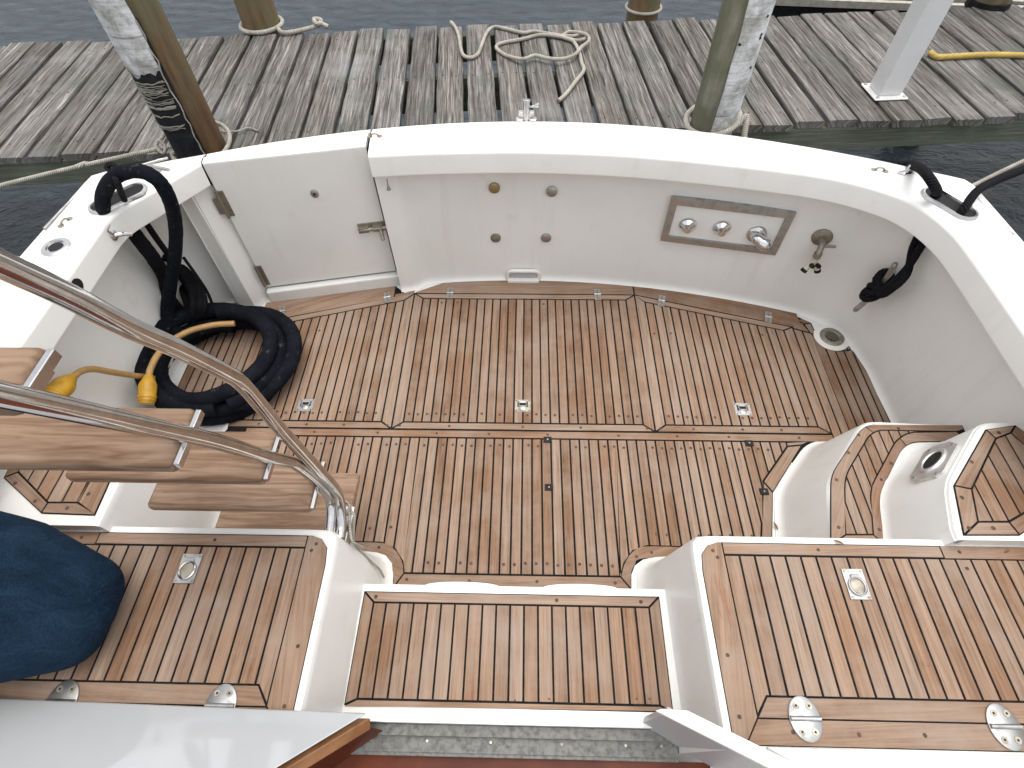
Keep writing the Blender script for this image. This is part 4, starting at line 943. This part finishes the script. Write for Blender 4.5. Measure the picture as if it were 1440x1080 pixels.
# white post
wp = empty('post', (0,0,0), 'square white painted steel post on a bolted base plate standing on the dock', 'post')
c = P(1242,131,ZD); Rz = Matrix((ux, uy, Vector((0,0,1)))).transposed(); wp.location = (c.x, c.y, ZD)
mb = MB(); mb.box((c.x, c.y, ZD+.010), (.185,.185,.010), 0, Rz); mb.build('base_plate', WPAINT, wp, bevel=.012)
mb = MB(); mb.box((c.x, c.y, ZD+1.3), (.128,.118,2.57), 0, Rz); mb.build('shaft', WPAINT, wp, bevel=.006)
for a in (-1,1):
    for b in (-1,1): mb = MB(); mb.lathe([(0,0),(.009,0),(.009,.004),(.006,.006),(0,.006)], c+Rz@Vector((a*.075,b*.075,.0155)), (0,0,1), 10); mb.build('bolt', BRUSH, wp, smooth=40)
# neighbouring pier top right
mb = MB(); n0 = P(1075,-3,.30); n1 = P(1440,11,.30); dd = (n1-n0).normalized(); ee = Vector((-dd.y, dd.x, 0))
e = empty('finger_pier', n0, 'pale low timber pier beyond the far dock edge, behind the white post', 'pier')
def beam2(v, th, z0, z1, name, mat):
    mb = MB(); vs = [n0+dd*u_+ee*v_+Vector((0,0,z-.30)) for u_ in (-.1, 6) for v_ in (v, v+th) for z in (z0, z1)]
    mb.add(vs, [[0,1,3,2],[4,6,7,5],[0,4,5,1],[2,3,7,6],[0,2,6,4],[1,5,7,3]], 0, [[(0,0),(6,0),(6,.2),(0,.2)]]*6); mb.build(name, mat, e)
PALE = simple('pale_sun_bleached_timber', (.42,.39,.32), .8, col2=(.30,.28,.23), nscale=20)
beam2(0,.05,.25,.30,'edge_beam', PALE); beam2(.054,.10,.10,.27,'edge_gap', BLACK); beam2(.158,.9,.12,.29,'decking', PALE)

# ------------------------------------------------------------------ ropes and cords aboard
# dock line starboard: black, from cleat through the hawse over the side
mb = MB(); r = .0135
h1 = P(1350,303,.80); h0 = P(1316,275,.80)
mb.tube(crv([h1+Vector((-.03,-.01,-.10)), h1+Vector((-.005,0,.0)), P(1358,290,.835), P(1375,268,.86), P(1400,254,.85), P(1440,238,.84), P(1560,190,.80), P(1800,100,.7)],8), r*1.15, 10)
mb.tube(crv([h0+Vector((.01,-.02,-.08)), h0, P(1317,268,.86), P(1308,252,.90), P(1296,238,.88), P(1283,232,.80), P(1276,231,.74), P(1268,232,.5)],8), r*1.3, 10)
cm = ca.lerp(cb_, .5)+off
for k in range(2):
    s = k*.028
    mb.tube(crv([PX(1306-k*14,340-k*6,1.60)+Vector((0,.02,.06)), PX(1296-k*12,346+k*2,1.60), PX(1275,378+k*8,1.58), PX(1252,400+k*8,1.558), PX(1240,408+k*6,1.552), PX(1230,404,1.55)],6), r*1.1, 10)
for t in (.40,.45,.50,.55,.60,.65): 
    p = ca.lerp(cb_, t)+off; d_ = (cb_-ca).normalized(); a_ = Vector((1,0,0)); b_ = d_.cross(a_).normalized()
    mb.tube([p+a_*.026*math.cos(q_)+b_*.032*math.sin(q_)+d_*.03*math.sin(q_+t*20) for q_ in [2*math.pi*i/16 for i in range(16)]], r*1.05, 8, closed=True)
tag(mb.build('dock_line', BROPE, smooth=60), 'black dock line wrapped on the wall cleat and led out through a hawse ring', 'rope')
mb = MB(); mb.tube(crv([P(1366,262,.77), P(1400,245,.80), P(1440,226,.84), P(1560,168,.9), P(1800,60,1.0)],6), .008, 8); tag(mb.build('mooring_line', WROPE, smooth=60), 'thin white line leading outward from the gunwale corner beside the black dock line', 'rope')
# sleeved shore cable with coil, yellow tails and plugs
sc_ = empty('shore_power_cable', (-1.46,1.56,0), 'thick navy sleeved shore cable with yellow plugs, coiled on the cockpit teak', 'cable')
def loop(cx_, cy_, R, z, a0=0, a1=360, ex=1.0, ph=0, wob=.012, tiltx=0, n=44):
    return [(cx_+R*ex*math.cos(math.radians(a))*(1+wob*math.sin(3*math.radians(a)+ph)), cy_+R*math.sin(math.radians(a))*(1+wob*math.cos(2*math.radians(a)+ph)), z+.012*math.sin(2*math.radians(a)+ph)+tiltx*math.cos(math.radians(a))) for a in [a0+(a1-a0)*i/n for i in range(n+1)]]
mb = MB()
CX, CY = -1.445, 1.545
mb.tube(loop(CX,CY,.290,.045,0,352,1.0,0), .036, 12, jit=.03); mb.tube(loop(CX+.03,CY+.0,.265,.095,40,395,1.05,1.2,tiltx=-.02), .036, 12, jit=.03); mb.tube(loop(CX-.005,CY,.235,.085,90,330,1.0,.7,tiltx=-.05), .035, 12, jit=.03)
mb.tube(loop(CX+.01,CY-.01,.285,.150,-60,290,1.0,2.2,tiltx=-.045), .037, 12, jit=.03); mb.tube(loop(CX+.05,CY+.02,.29,.100,-90,120,1.05,.4), .036, 12, jit=.03)
mb.tube(loop(CX+.02,CY-.01,.255,.165,-100,105,1.0,2.9), .034, 12, jit=.03)
rise = [P(250,470,.14), P(238,455,.20), P(236,430,.28), P(240,400,.40), P(246,360,.55), P(247,320,.70), P(240,285,.86), P(226,258,.95), P(205,243,.99), P(180,241,.99), P(158,252,.95), P(145,275,.86), P(146,297,.80), P(150,300,.74)]
rp_ = crv(rise, 6); mb.tube(rp_, [.034-.008*min(1, i/18) for i in range(len(rp_))], 12, jit=.03)
mb.build('sleeve', SLEEVE, sc_, smooth=60)
mb = MB(); mb.tube(crv([P(330,455,.20), P(300,457,.215), P(265,466,.235), P(238,482,.25), PX(221,500,-1.60), PX(212,518,-1.60), PX(209,530,-1.60)],6), .0135, 10)
mb.tube(crv([PX(216,532,-1.60), PX(205,530,-1.63), PX(180,527,-1.64), PX(155,523,-1.64), PX(130,519,-1.64), PX(112,523,-1.635), PX(101,533,-1.63)],6), .0125, 10); mb.build('yellow_cord', YCORD, sc_, smooth=60)
def plug(p0, p1, R):
    p0 = Vector(p0); p1 = Vector(p1); ax = p1-p0; l = ax.length; mb = MB()
    mb.lathe([(0,0),(R*.45,0),(R*.62,l*.12),(R*.85,l*.25),(R,l*.35),(R,l*.72),(R*1.07,l*.73),(R*1.07,l*.80),(R*.98,l*.81),(R*.98,l*.9),(R*.9,l*.92),(R*.85,l),(0,l)], p0, ax, 22)
    mb.build('plug', YPLUG, sc_, smooth=40)
plug(PX(209,527,-1.60), PX(206,568,-1.59), .034); plug(PX(102,530,-1.63), PX(66,566,-1.615), .036)
# black hank hanging under the port coaming
mb = MB(); random.seed(11)
for k in range(9):
    a_ = random.uniform(-8,8); b1 = random.uniform(0,26); c1 = random.uniform(-6,10)
    zt = .42-.02*k*.3
    mb.tube(crv([P(228+a_,352+c1,zt), P(238+b1*.6,372,zt-.06), P(252+b1*1.1,400+c1,zt-.16), P(262+b1*1.0,428,.22+.01*(k%3)), P(262+b1*.5,446+c1*.6,.15), P(246+b1*.4,436,.18), P(236+a_*.6,405,.28), P(228+a_*.5,372,zt-.05), P(228+a_,352+c1,zt)],6), .016, 8, jit=.04)
mb.tube(crv([P(184,322,.66), P(200,343,.60), P(216,364,.50), P(232,392,.36), P(236,425,.24), P(236,450,.12)],6), .030, 10, jit=.03)
mb.tube(crv([P(205,313,.66), P(222,338,.56), P(240,362,.46), P(258,385,.36)],6), .013, 8)
mb.tube(crv([P(150,236,.86), P(158,243,.95), P(165,256,.97), P(170,270,.88), P(176,283,.80), P(180,290,.74)],6), .011, 8)
mb.tube(crv([P(150,236,.86), P(154,231,.97), P(163,234,.99), P(166,242,.97)],6), .010, 8)
mb.tube(crv([P(258,362,.42), P(278,390,.36), P(292,412,.26), P(300,432,.16)],6), .007, 8)
tag(mb.build('rope_hank', BROPE, smooth=60), 'black rope hank bunched under the port coaming corner behind the sleeved cable', 'rope')
# small sheet under the coil
mb = MB(); n = 9; cpt = P(292,594,.01); vs = []
for i in range(n):
    for j in range(n): vs.append((cpt.x-.10+.2*i/(n-1), cpt.y-.07+.15*j/(n-1), .006+.02*abs(math.sin(i*1.7+j*.9))*random.random()))
mb.add(vs, [[i*n+j,(i+1)*n+j,(i+1)*n+j+1,i*n+j+1] for i in range(n-1) for j in range(n-1)]); o = mb.build('plastic_sheet', RAG, smooth=80); tag(o, 'small crumpled white plastic sheet half under the navy cable coil', 'plastic sheet')
sl = o.modifiers.new('thickness','SOLIDIFY'); sl.thickness = .002
# lashing at the ladder foot
mb = MB(); f0 = Vector((-.585,.672,.45))
for k in range(3): mb.tube([f0+Vector((.034*math.cos(a),.024*math.sin(a),k*.008+.003*math.sin(a*2))) for a in [2*math.pi*i/16 for i in range(16)]], .004, 6, closed=True)
mb.tube(crv([f0+Vector((.03,-.01,0)), f0+Vector((.05,-.02,.0)), P(497,760,.38), P(505,772,.30), P(520,788,.20), P(533,800,.12), P(540,812,.06)],5), .004, 6); mb.tube(crv([f0+Vector((.03,.0,.01)), P(494,757,.42), P(503,766,.38), P(510,770,.34)],5), .0045, 6)
tag(mb.build('lashing_cord', WROPE, smooth=60), 'thin frayed white cord tied round the foot of the ladder rails', 'cord')
# dry leaves
def leaf(c, s, a, label):
    mb = MB(); c = Vector(c); pts = [(0,-1),(.35,-.5),(.45,.1),(.2,.7),(0,1),(-.25,.6),(-.4,0),(-.3,-.6)]; R = Matrix.Rotation(a,3,'Z')
    vs = [c+R@Vector((x*s*.6,y*s,.004+.25*s*abs(x)+random.uniform(0,.1)*s)) for x,y in pts]+[c+Vector((0,0,.004))]
    mb.add(vs, [[i,(i+1)%8,8] for i in range(8)]); o = mb.build('leaf', LEAF); m = o.modifiers.new('thickness','SOLIDIFY'); m.thickness=.0008; tag(o, label, 'leaf', 'dry leaves')
leaf(P(1178,763,.503), .016, 1.2, 'curled dry leaf on the aft rim of the starboard locker, nearest the low step'); leaf(P(1090,740,.004), .018, .3, 'dry leaf scrap on the cockpit teak at the foot of the low step'); leaf(P(1415,776,.503), .010, 2.0, 'tiny dry leaf scrap on the starboard locker rim below the high step')

# ------------------------------------------------------------------ person kneeling on the port locker
person = empty('person', (-1.3,.33,.505), 'person in dark blue jeans kneeling on the teak locker beside the ladder', 'person')
def skin_obj(name, verts, edges, mat, parent, root=0, voxel=None, sub=2, smooth_it=0):
    me = bpy.data.meshes.new(name); me.from_pydata([v[0] for v in verts], edges, []); o = bpy.data.objects.new(name, me); COL.objects.link(o)
    sk = o.modifiers.new('skin', 'SKIN'); sk.use_smooth_shade = True
    for i, v in enumerate(me.skin_vertices[0].data): r = verts[i][1]; v.radius = r if isinstance(r, tuple) else (r, r); v.use_root = (i == root)
    sb = o.modifiers.new('subdivision', 'SUBSURF'); sb.levels = sub; sb.render_levels = sub
    if voxel: rm = o.modifiers.new('remesh', 'REMESH'); rm.mode = 'VOXEL'; rm.voxel_size = voxel; rm.use_smooth_shade = True
    if smooth_it: s_ = o.modifiers.new('smooth', 'SMOOTH'); s_.iterations = smooth_it; s_.factor = .5
    me.materials.append(mat); o.parent = parent; o.matrix_parent_inverse = Matrix.Translation(-parent.location); return o
py0 = .325
hip = (-1.50, py0, .76)
def capsules(name, chains, mat, parent, voxel=.012, it=10):
    mb = MB()
    for ch in chains:
        for (p, r) in ch:
            mb.lathe([(r*math.sin(math.pi*k/10), -r*math.cos(math.pi*k/10)) for k in range(11)], p, (0,0,1), 20)
        for (p, r), (p2, r2) in zip(ch, ch[1:]): mb.tube([p, p2], [r, r2], 20)
    o = mb.build(name, mat, parent, smooth=180)
    rm = o.modifiers.new('remesh', 'REMESH'); rm.mode = 'VOXEL'; rm.voxel_size = voxel; rm.use_smooth_shade = True
    sm = o.modifiers.new('smooth', 'SMOOTH'); sm.iterations = it; sm.factor = .5
    return o
capsules('jeans', [[((-1.50,py0+s*.085,.745), .145), ((-1.34,py0+s*.080,.675), .128), ((-1.175,py0+s*.048-.008,.610), .098), ((-1.30,py0+s*.085,.575), .07), ((-1.50,py0+s*.085,.56), .05), ((-1.58,py0+s*.085,.555), .045)] for s in (-1,1)]
    + [[((-1.50,py0,.77), .15), ((-1.34,py0,.68), .13), ((-1.175,py0-.005,.615), .104)], [((-1.50,py0,.75), .15), ((-1.52,py0,.86), .142)]], DENIM, person)
def hand(side):
    s = side; W_ = Vector((-1.68, py0+s*.21, .86)); out = [((W_), .026), (W_+Vector((.05,0,-.03)), (.04,.018)), (W_+Vector((.09,0,-.055)), (.042,.017))]; ed = [(0,1),(1,2)]
    for i in range(4):
        b = W_+Vector((.095, (i-1.5)*.02, -.06)); l = (.035,.042,.038,.028)[i]; k = len(out)
        out += [(b, .0095), (b+Vector((l*.8,0,-l*.5)), .0088), (b+Vector((l*1.2,0,-l*1.3)), .0075)]; ed += [(2,k),(k,k+1),(k+1,k+2)]
    k = len(out); out += [(W_+Vector((.05,-s*.038,-.035)), .011), (W_+Vector((.085,-s*.055,-.055)), .009)]; ed += [(1,k),(k,k+1)]
    return out, ed
body = [((-1.52,py0,.80), .12), ((-1.53,py0,.98), .125), ((-1.50,py0,1.16), .14), ((-1.46,py0,1.29), .11), ((-1.43,py0,1.36), .055), ((-1.40,py0,1.43), .06), ((-1.37,py0,1.49), .088), ((-1.37,py0,1.56), .092), ((-1.38,py0,1.61), .07)]
be = [(i,i+1) for i in range(8)]
for s in (-1,1):
    k = len(body); body += [((-1.46,py0+s*.17,1.27), .06), ((-1.47,py0+s*.24,1.02), .045), ((-1.67,py0+s*.215,.89), .034)]; be += [(3,k),(k,k+1),(k+1,k+2)]
    hv, he = hand(s); o_ = len(body); body += [(tuple(v[0]), v[1]) for v in hv]; be += [(k+2,o_)]+[(a+o_,b+o_) for a,b in he]
    k = len(body); body += [((-1.52,py0+s*.085,.555), .03), ((-1.62,py0+s*.085,.53), .028)]; be += [(k,k+1)]
tors = [v for v in body]
skin_obj('body', body, be, SKIN, person, 0, None, 2)
sh = [((-1.52,py0,.80), .135), ((-1.53,py0,.98), .138), ((-1.50,py0,1.16), .152), ((-1.46,py0,1.285), .122), ((-1.445,py0,1.32), .07)]; se = [(0,1),(1,2),(2,3),(3,4)]
for s in (-1,1):
    k = len(sh); sh += [((-1.46,py0+s*.175,1.265), .07), ((-1.468,py0+s*.22,1.09), .06)]; se += [(3,k),(k,k+1)]
skin_obj('shirt', sh, se, SHIRT, person, 0, None, 2)
mb = MB(); hc = Vector((-1.39,py0,1.57)); rings = []
for i in range(9):
    t = i/8*math.pi*.55; rings.append([hc+Vector((-.012+.108*math.sin(t)*math.cos(a), .096*math.sin(t)*math.sin(a), .115*math.cos(t)+(.03 if math.cos(a) > .3 else -.02)*i/8)) for a in [2*math.pi*k/24 for k in range(24)]])
mb.loft(rings, True); o = mb.build('hair', HAIR, person, smooth=80); so_ = o.modifiers.new('thickness','SOLIDIFY'); so_.thickness = .012
for s in (-1,1): mb = MB(); mb.lathe([(0,-.012),(.011,-.006),(.013,0),(.011,.006),(0,.012)], (-1.288,py0+s*.033,1.535), (1,0,0), 12); mb.build('eye', HAIR, person, smooth=60); mb = MB(); mb.tube([(-1.375,py0+s*.088,1.50),(-1.378,py0+s*.10,1.53),(-1.385,py0+s*.094,1.555)], .013, 8); mb.build('ear', SKIN, person, smooth=60)
mb = MB(); mb.tube([(-1.29,py0,1.535),(-1.272,py0,1.505),(-1.285,py0,1.495)], [.009,.014,.01], 8); mb.build('nose', SKIN, person, smooth=60); mb = MB(); mb.tube([(-1.293,py0-.022,1.465),(-1.285,py0,1.463),(-1.293,py0+.022,1.465)], .006, 6)
mb.build('mouth', SKIN, person, smooth=60)
